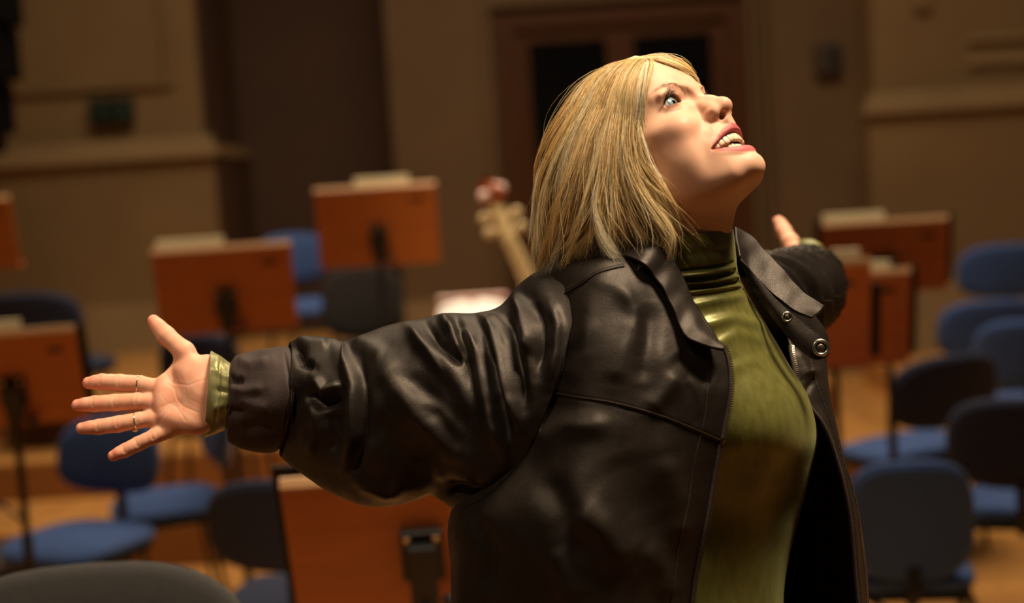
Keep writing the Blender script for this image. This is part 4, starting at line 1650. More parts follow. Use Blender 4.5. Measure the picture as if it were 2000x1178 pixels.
M_RING = simple('silver_ring', (.75, .70, .62), .18, .05, metal=1.0)
M_GEM = simple('ring_stone', (.62, .42, .22), .15, .1, metal=.6)
for fi, px_, py_, R_ in ((0, 270, 750.5, .98), (2, 270, 822, .94)):
    f = FING[fi]
    d = f[2] - f[1]
    d = d / np.linalg.norm(d)
    s_ = np.array((0, 1.0, 0))
    n_ = np.cross(d, s_)
    c = hp_(px_, py_, -.05 if fi == 0 else 0)
    V, F = torus(c, np.stack([n_, s_, d]), R_, .085)
    rg = link_mesh('ring', cam2w(hand2cam(V)), F, M_RING, person)
    tag(rg, 'thin silver ring on the index finger' if fi == 0 else 'silver ring with a stone on the ring finger')
    if fi == 2:
        V, F = disc_ell(c + n_ * .98 * (1 if n_[2] < 0 else -1) + d * .2, np.stack([d, s_, n_]), (.38, .3, .22))
        link_mesh('gem', cam2w(hand2cam(V)), F, M_GEM, rg)
# ring on the far hand
f = FING[0]
d = (f[2] - f[1]) / np.linalg.norm(f[2] - f[1])
s_ = np.array((0, 1.0, 0))
V, F = torus(hp_(270, 750.5, -.05), np.stack([np.cross(d, s_), s_, d]), 1.0, .10)
tag(link_mesh('ring', cam2w(lhand2cam(V)), F, M_RING, person), 'silver ring on the raised far hand')

# ------------------------------------------------------------------ clothes: lofted cloth with modelled folds
def loft(slices, nu, nv, closed=False):
    """slices of (px, py, depth) -> grid of camera-space points (nv, nu, 3)"""
    rows = []
    for s in slices:
        P = np.array([PX(*p) for p in s])
        if closed:
            P = np.vstack([P[-2:], P, P[:3]])
            m = len(s)
            full = catmull(P, (m + 4) * 40 + 1)
            rows.append(full[80:80 + m * 40 + 1])
        else:
            rows.append(catmull(P, 361))
    rows = np.array(rows)
    # even arc length in u
    out = []
    for r in rows:
        d = np.concatenate([[0], np.cumsum(np.linalg.norm(np.diff(r, axis=0), axis=1))])
        t = np.linspace(0, d[-1], nu)
        out.append(np.stack([np.interp(t, d, r[:, c]) for c in range(3)], 1))
    out = np.array(out)
    g_ = np.stack([catmull(out[:, i], nv) for i in range(nu)], 1)
    return g_


def grid_faces(nv, nu, closed=False):
    i = np.arange(nv - 1)[:, None]
    j = np.arange(nu - 1)[None, :]
    a = i * nu + j
    return np.stack([a, a + 1, a + nu + 1, a + nu], -1).reshape(-1, 4)


def grid_normals(G):
    du = np.gradient(G, axis=1)
    dv = np.gradient(G, axis=0)
    n = np.cross(du, dv)
    return n / (np.linalg.norm(n, axis=2, keepdims=True) + 1e-12)


def to_px(G):
    return 1000 + FPX * G[..., 0] / G[..., 1], 589 - FPX * G[..., 2] / G[..., 1]


def poly_dist(px, py, line):
    """distance to a polyline, parameter along it (0..1) and signed side"""
    best = np.full(px.shape, 1e9)
    par = np.zeros(px.shape)
    sgn = np.zeros(px.shape)
    n = len(line) - 1
    for i in range(n):
        (x0, y0), (x1, y1) = line[i], line[i + 1]
        dx, dy = x1 - x0, y1 - y0
        L2 = dx * dx + dy * dy
        t = np.clip(((px - x0) * dx + (py - y0) * dy) / L2, 0, 1)
        ex, ey = px - x0 - t * dx, py - y0 - t * dy
        d = np.hypot(ex, ey)
        m = d < best
        best = np.where(m, d, best)
        par = np.where(m, (i + t) / n, par)
        sgn = np.where(m, np.sign(dx * ey - dy * ex), sgn)
    return best, par, sgn


def fold_field(px, py, folds):
    """folds: (polyline, height mm, width px[, one-sided factor]); height < 0 is a valley"""
    D = np.zeros(px.shape)
    for f in folds:
        line, h, w_ = f[:3]
        d, t, sg = poly_dist(px, py, line)
        ww = np.where(sg > 0, w_ * (f[3] if len(f) > 3 else 1.0), w_)
        taper = np.clip(np.minimum(t, 1 - t) / .22, 0, 1)
        taper = taper * taper * (3 - 2 * taper)
        D += h * .001 * np.exp(-(d / ww) ** 2) * (.25 + .75 * taper)
    return D


def wrinkle(px, py, seed, scale, amp, ang=0.0, stretch=3.0):
    """soft irregular ripples in metres"""
    r = np.random.default_rng(seed)
    ca, sa = math.cos(ang), math.sin(ang)
    u = (px * ca + py * sa) / scale
    v = (-px * sa + py * ca) / scale / stretch
    o = np.zeros(px.shape)
    for k in range(9):
        f = r.uniform(.6, 2.2)
        o += np.sin(f * u + r.normal(0, 1.2) * v + r.uniform(0, 6.28) + 1.3 * np.sin(v * r.uniform(.5, 1.5) + r.uniform(0, 6))) / f
    return o * amp / 3


def displace(G, D, face_only=True, sign=None):
    n = grid_normals(G)
    if sign is None:
        # pick the outward side: towards the camera where the surface faces it
        view = -G / np.linalg.norm(G, axis=2, keepdims=True)
        f = (n * view).sum(2)
        w_ = np.clip((np.abs(f) - .02) / .25, 0, 1) if face_only else 1.0
        return G + n * (np.sign(f) * D * w_)[..., None]
    return G + n * (sign * D)[..., None]


def zz4(*p):   # pixel helpers for points measured in enlarged crops
    return [(540 + x / 2.1817, 480 + y / 2.1817) for x, y in p]


def zz5(*p):
    return [(1040 + .6433 * x, 420 + .6433 * y) for x, y in p]


def solid(o, th, offset=-1.0, mat2=None):
    m = o.modifiers.new('thickness', 'SOLIDIFY')
    m.thickness = th
    m.offset = offset
    m.use_rim = True
    if mat2:
        o.data.materials.append(mat2)
        m.material_offset = 1
        m.material_offset_rim = 0
    return o


def leather_material():
    m, nt, b = new_mat('black_leather')
    n = noise(nt, 14, 5)
    r = ramp(nt, n.outputs['Fac'], [(0.3, (.006, .0045, .0038)), (0.75, (.015, .011, .0085))])
    nt.links.new(r.outputs[0], b.inputs['Base Color'])
    n3 = noise(nt, 30, 5, .65)
    r3 = ramp(nt, n3.outputs['Fac'], [(0.3, (.37,) * 3), (0.75, (.57,) * 3)])
    nt.links.new(r3.outputs[0], b.inputs['Roughness'])
    b.inputs['Specular IOR Level'].default_value = 0.28
    b.inputs['Specular Tint'].default_value = (1, .86, .74, 1)
    tc = nt.nodes.new('ShaderNodeTexCoord')
    v = nt.nodes.new('ShaderNodeTexVoronoi')
    v.inputs['Scale'].default_value = 1300
    nt.links.new(tc.outputs['Object'], v.inputs['Vector'])
    n2 = noise(nt, 260, 5, .6)
    ad = nt.nodes.new('ShaderNodeMath')
    ad.operation = 'MULTIPLY_ADD'
    ad.inputs[1].default_value = 0.6
    nt.links.new(v.outputs['Distance'], ad.inputs[0])
    nt.links.new(n2.outputs['Fac'], ad.inputs[2])
    bp = nt.nodes.new('ShaderNodeBump')
    bp.inputs['Strength'].default_value = 0.38
    bp.inputs['Distance'].default_value = 0.0007
    nt.links.new(ad.outputs[0], bp.inputs['Height'])
    nt.links.new(bp.outputs[0], b.inputs['Normal'])
    return m


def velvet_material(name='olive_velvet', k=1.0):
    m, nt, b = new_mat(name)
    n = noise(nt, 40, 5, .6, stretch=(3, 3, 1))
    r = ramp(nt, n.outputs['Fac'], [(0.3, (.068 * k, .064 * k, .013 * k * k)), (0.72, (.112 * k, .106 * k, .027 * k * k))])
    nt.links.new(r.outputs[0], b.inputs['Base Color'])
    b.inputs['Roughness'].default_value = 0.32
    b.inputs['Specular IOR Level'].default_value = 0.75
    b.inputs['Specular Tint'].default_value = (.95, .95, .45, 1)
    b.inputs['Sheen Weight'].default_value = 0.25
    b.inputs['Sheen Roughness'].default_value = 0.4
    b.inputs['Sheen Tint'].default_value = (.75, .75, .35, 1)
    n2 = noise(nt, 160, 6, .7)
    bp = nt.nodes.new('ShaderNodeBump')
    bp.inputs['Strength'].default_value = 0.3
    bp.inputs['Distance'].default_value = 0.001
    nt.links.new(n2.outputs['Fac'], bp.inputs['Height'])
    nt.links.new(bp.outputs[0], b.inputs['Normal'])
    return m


def lining_material():
    m, nt, b = new_mat('dark_lining')
    tc = nt.nodes.new('ShaderNodeTexCoord')
    sp = nt.nodes.new('ShaderNodeSeparateXYZ')
    nt.links.new(tc.outputs['Object'], sp.inputs[0])
    col = None
    for ax in ('X', 'Z'):
        w_ = nt.nodes.new('ShaderNodeMath')
        w_.operation = 'PINGPONG'
        w_.inputs[1].default_value = 0.012
        nt.links.new(sp.outputs[ax], w_.inputs[0])
        r = ramp(nt, w_.outputs[0], [(0.0, (1, 1, 1)), (0.004, (0, 0, 0))])
        r.color_ramp.elements[1].position = 0.004
        if col is None:
            col = r
        else:
            mx = nt.nodes.new('ShaderNodeMix')
            mx.data_type = 'RGBA'
            mx.inputs['Factor'].default_value = .5
            nt.links.new(col.outputs[0], mx.inputs['A'])
            nt.links.new(r.outputs[0], mx.inputs['B'])
            r2 = ramp(nt, mx.outputs['Result'], [(0, (.012, .008, .006)), (1, (.05, .028, .014))])
            nt.links.new(r2.outputs[0], b.inputs['Base Color'])
    b.inputs['Roughness'].default_value = 0.7
    return m


M_LEATHER = leather_material()
M_VELVET = velvet_material()
M_VELVET_LIT = velvet_material('olive_velvet_lit', 1.9)  # lighter copy of the velvet, lamp brightness on the cuff put into the colour
M_LINING = lining_material()
M_CUFF = simple('brown_cuff_cloth', (.032, .020, .018), .7, .2, 30, bump=.2, bscale=300, spec=.25)
M_STITCH = simple('dark_thread', (.045, .026, .016), .6, .2)
M_ZIP = simple('zip_metal', (.10, .075, .05), .35, .2, metal=.8)
M_SNAP = simple('snap_metal', (.55, .52, .47), .25, .1, metal=1.0)

# ---- velvet turtleneck -----------------------------------------------------------------------------
TN = [  # py, left px, right px, centre depth, half depth
    (462, 1228, 1432, 1.600, .066, 14), (482, 1226, 1435, 1.600, .067, 12), (510, 1224, 1438, 1.600, .067, 10), (535, 1220, 1441, 1.602, .068, 8),
    (560, 1205, 1450, 1.605, .068, 6), (590, 1175, 1468, 1.61, .078, 4), (640, 1130, 1500, 1.615, .094, 0),
    (700, 1100, 1534, 1.62, .108, 0), (770, 1085, 1572, 1.625, .118, 0), (845, 1080, 1594, 1.63, .122, 0), (910, 1085, 1585, 1.63, .115, 0),
    (990, 1090, 1566, 1.635, .108, 0), (1080, 1085, 1544, 1.64, .110, 0), (1178, 1075, 1531, 1.64, .114, 0), (1300, 1060, 1545, 1.64, .12, 0), (1420, 1050, 1560, 1.64, .125, 0)]
sl = []
for py, L_, R_, d_, b_, tl in TN:
    c_, a_ = (L_ + R_) / 2, (R_ - L_) / 2
    row = []
    for k in range(16):
        an = math.pi * 2 * k / 16
        x_ = math.cos(an)
        row.append((c_ + a_ * x_, py - tl * x_, d_ - b_ * math.sin(an)))
    sl.append(row)
G = loft(sl, 200, 220, closed=True)
px, py = to_px(G)
near = G[..., 1] < 1.63
D = fold_field(px, py, [
    ([(1310, 541), (1390, 532), (1442, 520)], 5, 5.5, .55), ([(1320, 556), (1400, 549), (1452, 538)], 4.5, 5, .55),
    ([(1330, 574), (1400, 566), (1460, 556)], 3.5, 6, .6), ([(1310, 531), (1390, 522), (1442, 511)], -4, 4), ([(1318, 549), (1395, 541), (1448, 529)], -4, 4),
    ([(1330, 566), (1400, 558), (1456, 547)], -3.5, 4),
    ([(1340, 600), (1400, 588), (1465, 577)], 3, 9), ([(1360, 640), (1430, 622), (1490, 640)], 4, 12), ([(1375, 690), (1440, 650), (1500, 670)], 2.5, 12),
    ([(1320, 500), (1400, 492), (1438, 484)], -1.5, 9), ([(1395, 760), (1430, 720), (1480, 700)], 1.5, 12)])
D += .022 * np.exp(-(((px - 1485) / 95) ** 2 + ((py - 835) / 95) ** 2)) + wrinkle(px, py, 3, 22, .0006, .3)
D += np.clip((py - 860) / 160, 0, 1) ** 2 * wrinkle(px, py, 5, 40, .0010, 1.2)
G = displace(G, np.where(near, D, 0))
nv, nu = G.shape[:2]
turtleneck = link_mesh('turtleneck', cam2w(G.reshape(-1, 3)), grid_faces(nv, nu), M_VELVET, person)
solid(turtleneck, .0025)
tag(turtleneck, 'olive green velvet turtleneck top')
# its cuff at the right wrist
sl = []
for i, (tx, ty, bx, by, dd) in enumerate(((412, 686, 398, 856, .037), (430, 695, 415, 850, .038), (452, 710, 436, 842, .037), (480, 718, 470, 830, .035), (540, 720, 530, 830, .035))):
    cx, cy = (tx + bx) / 2, (ty + by) / 2
    row = []
    for k in range(14):
        an = 2 * math.pi * k / 14
        row.append((cx + (tx - cx) * math.cos(an), cy + (ty - cy) * math.cos(an), 1.685 - dd * math.sin(an)))
    sl.append(row)
G = loft(sl, 90, 60, closed=True)
px, py = to_px(G)
D = fold_field(px, py, [([(418, 760), (440, 765), (470, 770)], -3.5, 5), ([(415, 720), (440, 735), (462, 745)], 2.5, 5), ([(412, 800), (440, 790), (465, 785)], 2.5, 6), ([(430, 700), (428, 760), (420, 830)], -1.5, 3), ([(445, 712), (446, 760), (440, 830)], 1.6, 4)])
D += wrinkle(px, py, 9, 9, .0012, .2)
G = displace(G, D)
cuff = link_mesh('cuff', cam2w(G.reshape(-1, 3)), grid_faces(*G.shape[:2]), M_VELVET_LIT, turtleneck)
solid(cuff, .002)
sl = []
for (cx, cy, r_, d_) in ((1576, 487, 34, 2.13), (1580, 500, 36, 2.11), (1584, 518, 38, 2.09)):
    sl.append([(cx + r_ * math.cos(2 * math.pi * k / 12), cy - r_ * .62 * math.sin(2 * math.pi * k / 12), d_ - .03 * math.sin(2 * math.pi * k / 12 + 1)) for k in range(12)])
G = loft(sl, 50, 20, closed=True)
solid(link_mesh('cuff', cam2w(G.reshape(-1, 3)), grid_faces(*G.shape[:2]), M_VELVET, turtleneck), .002)

# ---- leather jacket --------------------------------------------------------------------------------
JACKET_EMPTY = empty('jacket', (0, 0, 0))
JACKET_EMPTY.parent = person
JACKET_EMPTY['_o'] = PERSON_O
jacket = JACKET_EMPTY
tag(jacket, 'open black leather jacket with a zip front')

# right sleeve: slices given by their upper and lower outline, half depth, near-side bulge in px, centre depth
SLV = [((566, 668), (548, 892), .066, 8, 1.672), ((600, 657), (566, 908), .072, 10, 1.668), ((645, 660), (607, 938), .080, 14, 1.662), ((668, 668), (632, 955), .083, 14, 1.658),
       ((700, 657), (660, 970), .088, 15, 1.652), ((760, 635), (712, 989), .094, 16, 1.645), ((815, 625), (765, 989), .096, 18, 1.638), ((868, 612), (808, 979), .096, 22, 1.630),
       ((930, 611), (840, 967), .096, 30, 1.622), ((985, 594), (866, 980), .098, 42, 1.602), ((1040, 540), (890, 995), .100, 60, 1.588), ((1095, 508), (925, 1005), .098, 74, 1.582)]
sl = []
for (tx, ty), (bx, by), bd, bulge, dc in SLV:
    cx, cy = (tx + bx) / 2, (ty + by) / 2
    row = []
    for k in range(18):
        an = 2 * math.pi * k / 18
        c_, s_ = math.cos(an), math.sin(an)
        row.append((cx + (tx - cx) * c_ + bulge * max(s_, -.3), cy + (ty - cy) * c_, dc - bd * s_))
    sl.append(row)
SLEEVE_FOLDS = [
    (zz4((1010, 200), (1060, 300), (1078, 400), (1060, 470)), 11, 11), (zz4((1090, 230), (1130, 330), (1130, 430), (1110, 560)), -9, 11),
    (zz4((1165, 230), (1200, 340), (1190, 460), (1160, 600)), 6, 11), (zz4((980, 300), (1010, 400), (1040, 560), (1060, 700)), -9, 10),
    (zz4((870, 292), (935, 375), (962, 480), (990, 640), (1030, 780)), 13, 12, .8), (zz4((905, 420), (930, 560), (960, 720), (1000, 860)), -9, 14),
    (zz4((800, 310), (850, 420), (880, 560), (920, 760), (980, 900)), 7, 15), (zz4((760, 285), (795, 400), (812, 480), (840, 620)), -5, 8),
    (zz4((700, 288), (750, 380), (790, 470)), 8, 10), (zz4((640, 340), (690, 420), (760, 480), (800, 500)), -9, 9), (zz4((560, 330), (620, 420), (720, 500), (790, 600), (850, 760)), 7, 18),
    (zz4((480, 520), (560, 580), (650, 660), (740, 780)), -7, 22), (zz4((400, 460), (500, 560), (610, 720), (760, 880), (900, 970)), 10, 26),
    (zz4((400, 700), (480, 850), (600, 960), (700, 1000)), -8, 26), (zz4((300, 940), (380, 1010), (470, 1050), (560, 1040)), 8, 16),
    (zz4((330, 400), (400, 440), (470, 470)), 4, 16), (zz4((262, 405), (312, 520), (338, 600), (335, 800), (300, 940)), 12, 11, 1.6),
    (zz4((360, 480), (372, 640), (365, 820), (330, 960)), -7, 10), (zz4((90, 420), (110, 500), (160, 520)), -10, 9), (zz4((60, 400), (150, 420), (230, 420)), 6, 12),
    (zz4((160, 560), (200, 620), (290, 595)), 9, 10), (zz4((120, 620), (190, 680), (290, 640)), -9, 11), (zz4((230, 700), (250, 800), (230, 900)), -8, 14),
    (zz4((150, 640), (170, 780), (130, 900)), 6, 14), (zz4((100, 600), (60, 700), (40, 860)), -5, 14), (zz4((560, 620), (700, 700), (820, 820)), 4, 12),
    (zz4((700, 1030), (800, 1030), (880, 1050)), -8, 12), (zz4((650, 980), (760, 960), (860, 1000)), 6, 16),
    ([(866, 640), (905, 650), (935, 690)], 5, 8), ([(795, 640), (840, 690), (870, 740)], 4, 9), ([(955, 612), (985, 640), (1000, 690)], 5, 8)]
G = loft(sl, 240, 260, closed=True)
px, py = to_px(G)
D = fold_field(px, py, SLEEVE_FOLDS) + wrinkle(px, py, 21, 26, .0013, .9, 3) + wrinkle(px, py, 22, 10, .0003, .9, 2)
G = displace(G, D)
SLEEVE_G = G
sleeve = link_mesh('sleeve', cam2w(G.reshape(-1, 3)), grid_faces(*G.shape[:2]), M_LEATHER, jacket)
solid(sleeve, .003)

# turned-up cloth cuff of the right sleeve
CF = [((452, 706), (450, 850), .048, -4, 1.684), ((462, 694), (446, 862), .054, -2, 1.684), ((490, 686), (470, 876), .062, 2, 1.682), ((525, 680), (505, 884), .068, 6, 1.678), ((552, 676), (533, 884), .071, 10, 1.676),
      ((566, 680), (546, 876), .071, 13, 1.674), ((570, 690), (550, 868), .066, 12, 1.674)]
sl = []
for (tx, ty), (bx, by), bd, bulge, dc in CF:
    cx, cy = (tx + bx) / 2, (ty + by) / 2
    sl.append([(cx + (tx - cx) * math.cos(2 * math.pi * k / 16) + bulge * math.sin(2 * math.pi * k / 16), cy + (ty - cy) * math.cos(2 * math.pi * k / 16), dc - bd * math.sin(2 * math.pi * k / 16)) for k in range(16)])
G = loft(sl, 160, 90, closed=True)
px, py = to_px(G)
D = fold_field(px, py, [([(444, 738), (460, 746), (476, 742)], -6, 8), ([(452, 760), (480, 764), (520, 756)], 4, 10), ([(444, 800), (460, 806), (474, 800)], -5, 9), ([(460, 700), (490, 712), (530, 704)], 4, 11),
                        ([(462, 782), (490, 790), (530, 800)], 4, 13), ([(470, 840), (500, 830), (540, 836)], -3, 13), ([(556, 690), (566, 760), (556, 850)], -2, 3)]) + wrinkle(px, py, 31, 16, .0012, .1, 2)
G = displace(G, D)
cc = link_mesh('sleeve_cuff', cam2w(G.reshape(-1, 3)), grid_faces(*G.shape[:2]), M_CUFF, jacket)
solid(cc, .003)
tag(cc, 'turned-up dark brown cloth cuff')

# left sleeve, pointing away from the camera
LS = [((1450, 615), 108, 1.69), ((1478, 602), 102, 1.72), ((1505, 592), 94, 1.76), ((1530, 582), 88, 1.84), ((1554, 573), 82, 1.93), ((1564, 567), 77, 2.0), ((1570, 558), 72, 2.05), ((1576, 546), 64, 2.09), ((1580, 534), 48, 2.12)]
sl = []
for (cx, cy), r_, d_ in LS:
    sl.append([(cx + r_ * math.cos(2 * math.pi * k / 16), cy - r_ * .92 * math.sin(2 * math.pi * k / 16), d_ + .03 * math.cos(2 * math.pi * k / 16)) for k in range(16)])
G = loft(sl, 150, 120, closed=True)
vv = np.linspace(0, 1, 120)[:, None]
uu = np.linspace(0, 2 * math.pi, 150)[None, :]
D = -.020 * (np.abs(np.sin(vv * 26 + .7 * np.sin(uu) + .4 * np.sin(3 * uu + 4 * vv))) - .5) * np.clip(vv * 4, 0, 1) * np.clip((1 - vv) * 6, .1, 1)
n_ = grid_normals(G)
G = G + n_ * D[..., None] * -1
lsl = link_mesh('sleeve', cam2w(G.reshape(-1, 3)), grid_faces(*G.shape[:2]), M_LEATHER, jacket)
solid(lsl, .003, 0)

# body of the jacket: right opening edge -> near side -> back -> left opening edge
JB = [
    (490, [(1300, 500, 1.540), (1258, 498, 1.532), (1200, 498, 1.545), (1155, 503, 1.60), (1200, 498, 1.655), (1300, 492, 1.675), (1370, 485, 1.675), (1425, 476, 1.66), (1440, 468, 1.64), (1440, 466, 1.62)]),
    (520, [(1322, 530, 1.532), (1240, 520, 1.512), (1155, 512, 1.522), (1072, 530, 1.59), (1130, 522, 1.66), (1280, 515, 1.70), (1400, 505, 1.70), (1470, 498, 1.69), (1490, 500, 1.66), (1462, 505, 1.635)]),
    (565, [(1350, 588, 1.520), (1240, 570, 1.492), (1145, 562, 1.500), (1050, 570, 1.585), (1080, 575, 1.67), (1250, 570, 1.73), (1410, 560, 1.74), (1520, 555, 1.72), (1545, 565, 1.67), (1492, 560, 1.640)]),
    (640, [(1396, 655, 1.505), (1250, 650, 1.478), (1140, 640, 1.482), (1055, 650, 1.58), (1080, 660, 1.68), (1240, 660, 1.75), (1440, 645, 1.76), (1580, 640, 1.73), (1612, 650, 1.68), (1535, 640, 1.640)]),
    (700, [(1418, 698, 1.500), (1290, 712, 1.468), (1140, 710, 1.472), (1035, 730, 1.58), (1055, 740, 1.69), (1240, 735, 1.77), (1450, 725, 1.77), (1590, 720, 1.73), (1612, 710, 1.66), (1545, 700, 1.615)]),
    (770, [(1424, 765, 1.492), (1290, 790, 1.460), (1130, 790, 1.464), (1000, 820, 1.575), (1020, 820, 1.70), (1240, 820, 1.78), (1450, 800, 1.78), (1600, 790, 1.72), (1620, 780, 1.64), (1568, 765, 1.595)]),
    (860, [(1408, 862, 1.488), (1280, 885, 1.452), (1115, 890, 1.450), (940, 915, 1.57), (965, 915, 1.71), (1240, 910, 1.79), (1470, 900, 1.79), (1625, 890, 1.71), (1645, 880, 1.64), (1622, 865, 1.585)]),
    (960, [(1388, 965, 1.490), (1260, 985, 1.448), (1110, 990, 1.435), (893, 1010, 1.545), (930, 1010, 1.71), (1240, 1005, 1.79), (1490, 1000, 1.79), (1650, 990, 1.70), (1675, 985, 1.635), (1652, 965, 1.58)]),
    (1070, [(1366, 1075, 1.492), (1240, 1090, 1.446), (1100, 1095, 1.436), (896, 1110, 1.545), (930, 1110, 1.71), (1240, 1105, 1.79), (1490, 1100, 1.79), (1665, 1095, 1.70), (1690, 1090, 1.635), (1668, 1070, 1.58)]),
    (1178, [(1350, 1180, 1.495), (1230, 1190, 1.448), (1100, 1195, 1.44), (898, 1205, 1.545), (930, 1205, 1.71), (1240, 1205, 1.79), (1490, 1200, 1.79), (1670, 1195, 1.70), (1698, 1190, 1.635), (1676, 1180, 1.58)]),
    (1330, [(1335, 1335, 1.50), (1220, 1340, 1.455), (1100, 1340, 1.45), (905, 1345, 1.55), (935, 1345, 1.70), (1240, 1345, 1.78), (1490, 1340, 1.78), (1670, 1335, 1.70), (1700, 1330, 1.635), (1685, 1330, 1.58)]),
]
G = loft([s for _, s in JB], 320, 300)
BODY_FOLDS = [
    (zz5((470, 500), (490, 570), (500, 660)), -3, 6), (zz5((440, 480), (400, 540), (350, 600)), 5, 18), (zz5((300, 300), (270, 420), (250, 520)), 4, 20), (zz5((360, 260), (345, 400), (330, 520)), -5, 20),
    (zz5((180, 300), (160, 420), (110, 520)), 3, 16), (zz5((430, 420), (480, 470), (560, 500)), -6, 20),
    (zz5((0, 700), (100, 640), (250, 640)), 6, 22), (zz5((120, 900), (200, 950), (300, 1080)), 9, 38), (zz5((250, 720), (300, 850), (420, 1000)), -4, 44), (zz5((20, 780), (100, 900), (180, 1080)), -7, 30),
    (zz5((400, 720), (440, 860), (440, 1000)), 5, 26), (zz5((60, 1000), (100, 1100), (120, 1178)), 4, 24), (zz5((330, 1000), (400, 1080), (420, 1170)), 4, 24),
    ([(1150, 545), (1200, 560), (1240, 600)], 2.5, 14), ([(1215, 545), (1240, 620), (1250, 700)], 3, 16), ([(930, 1010), (960, 1080), (950, 1170)], -6, 16),
    (zz5((790, 400), (830, 480), (860, 480)), 6, 8), (zz5((800, 470), (830, 540), (850, 500)), -4, 6), (zz5((860, 560), (900, 700), (940, 850)), 4, 10)]
px, py = to_px(G)
D = fold_field(px, py, BODY_FOLDS) + wrinkle(px, py, 41, 60, .0014, 1.1, 2.5) + wrinkle(px, py, 42, 11, .00015, .5, 2)
YOKE = [(1078, 770), (1130, 779), (1200, 790), (1290, 815), (1360, 843), (1408, 864)]
d_, t_, sg_ = poly_dist(px, py, YOKE)
above = np.clip(-sg_ * d_ / 3.0 + .5, 0, 1) * (px > 1000)
D += np.where(G[..., 1] < 1.56, .0022 * above - .0022 * np.exp(-(d_ / 3.0) ** 2), 0)
Gd = displace(G, D)
BODY_G = Gd
shell = link_mesh('shell', cam2w(Gd.reshape(-1, 3)), grid_faces(*Gd.shape[:2]), M_LEATHER, jacket)
solid(shell, .003, -1.0, M_LINING)


def on_surface(pts, G, lift=.0012):
    """lay pixel polyline on the nearest side of a grid"""
    px, py = to_px(G)
    n = grid_normals(G)
    view = -G / np.linalg.norm(G, axis=2, keepdims=True)
    f = (n * view).sum(2)
    out = []
    for x, y in pts:
        w_ = (px - x) ** 2 + (py - y) ** 2
        k = np.argsort(w_.ravel())[:12]
        dep = G[..., 1].ravel()[k]
        k = k[dep < dep.min() + .02]
        ww = 1 / (w_.ravel()[k] + 1.0)
        dd = (G[..., 1].ravel()[k] * ww).sum() / ww.sum()
        nn = (n * np.sign(f)[..., None]).reshape(-1, 3)[k].mean(0)
        out.append(PX(x, y, dd) + nn / (np.linalg.norm(nn) + 1e-9) * lift)
    return np.array(out)


def tube(name, P, r, mat, parent, sides=8):
    P = np.asarray(P)
    V, Q = strand_tubes(cam2w(P)[None], np.full((1, len(P)), r), sides)
    return link_mesh(name, V, Q, mat, parent)


def resample(pts, step):
    pts = np.asarray(pts, float)
    c = catmull(pts, len(pts) * 30)
    d = np.concatenate([[0], np.cumsum(np.linalg.norm(np.diff(c, axis=0), axis=1))])
    t = np.arange(0, d[-1], step)
    return np.stack([np.interp(t, d, c[:, k]) for k in range(c.shape[1])], 1)


def stitches(name, pts, G, parent, step=4.2, off=None):
    """a row of short threads along a pixel polyline"""
    P = resample(pts, step)
    if off is not None:
        T = np.gradient(P, axis=0)
        T /= np.linalg.norm(T, axis=1, keepdims=True)
        P = P + off * np.stack([-T[:, 1], T[:, 0]], 1)
    S = on_surface(P, G, .0006)
    segs = []
    for a, b in zip(S[:-1], S[1:]):
        segs.append(np.linspace(a + (b - a) * .15, a + (b - a) * .8, 3))
    segs = np.array(segs)
    V, Q = strand_tubes(cam2w(segs.reshape(-1, 3)).reshape(segs.shape), np.full(segs.shape[:2], .00045), 5)
    o = link_mesh(name, V, Q, M_STITCH, parent)
    o['kind'] = 'stuff'
    return o


ARMHOLE = [(1048, 545), (1085, 565), (1102, 600), (1106, 650), (1096, 710), (1078, 770), (1048, 845), (1005, 915), (950, 968), (905, 992)]
tube('armhole_seam', on_surface(resample(ARMHOLE, 8), BODY_G, .0005), .0011, M_LEATHER, jacket)
stitches('stitching', ARMHOLE[1:7], BODY_G, jacket, off=-5)
stitches('stitching', YOKE, BODY_G, jacket, off=-4)
SHOULDER = [(1085, 565), (1100, 575), (1140, 552), (1165, 535), (1200, 524), (1225, 520)]
tube('shoulder_seam', on_surface(resample(SHOULDER, 8), BODY_G, .0006), .0012, M_LEATHER, jacket)
stitches('stitching', SHOULDER[1:], BODY_G, jacket, off=-5)

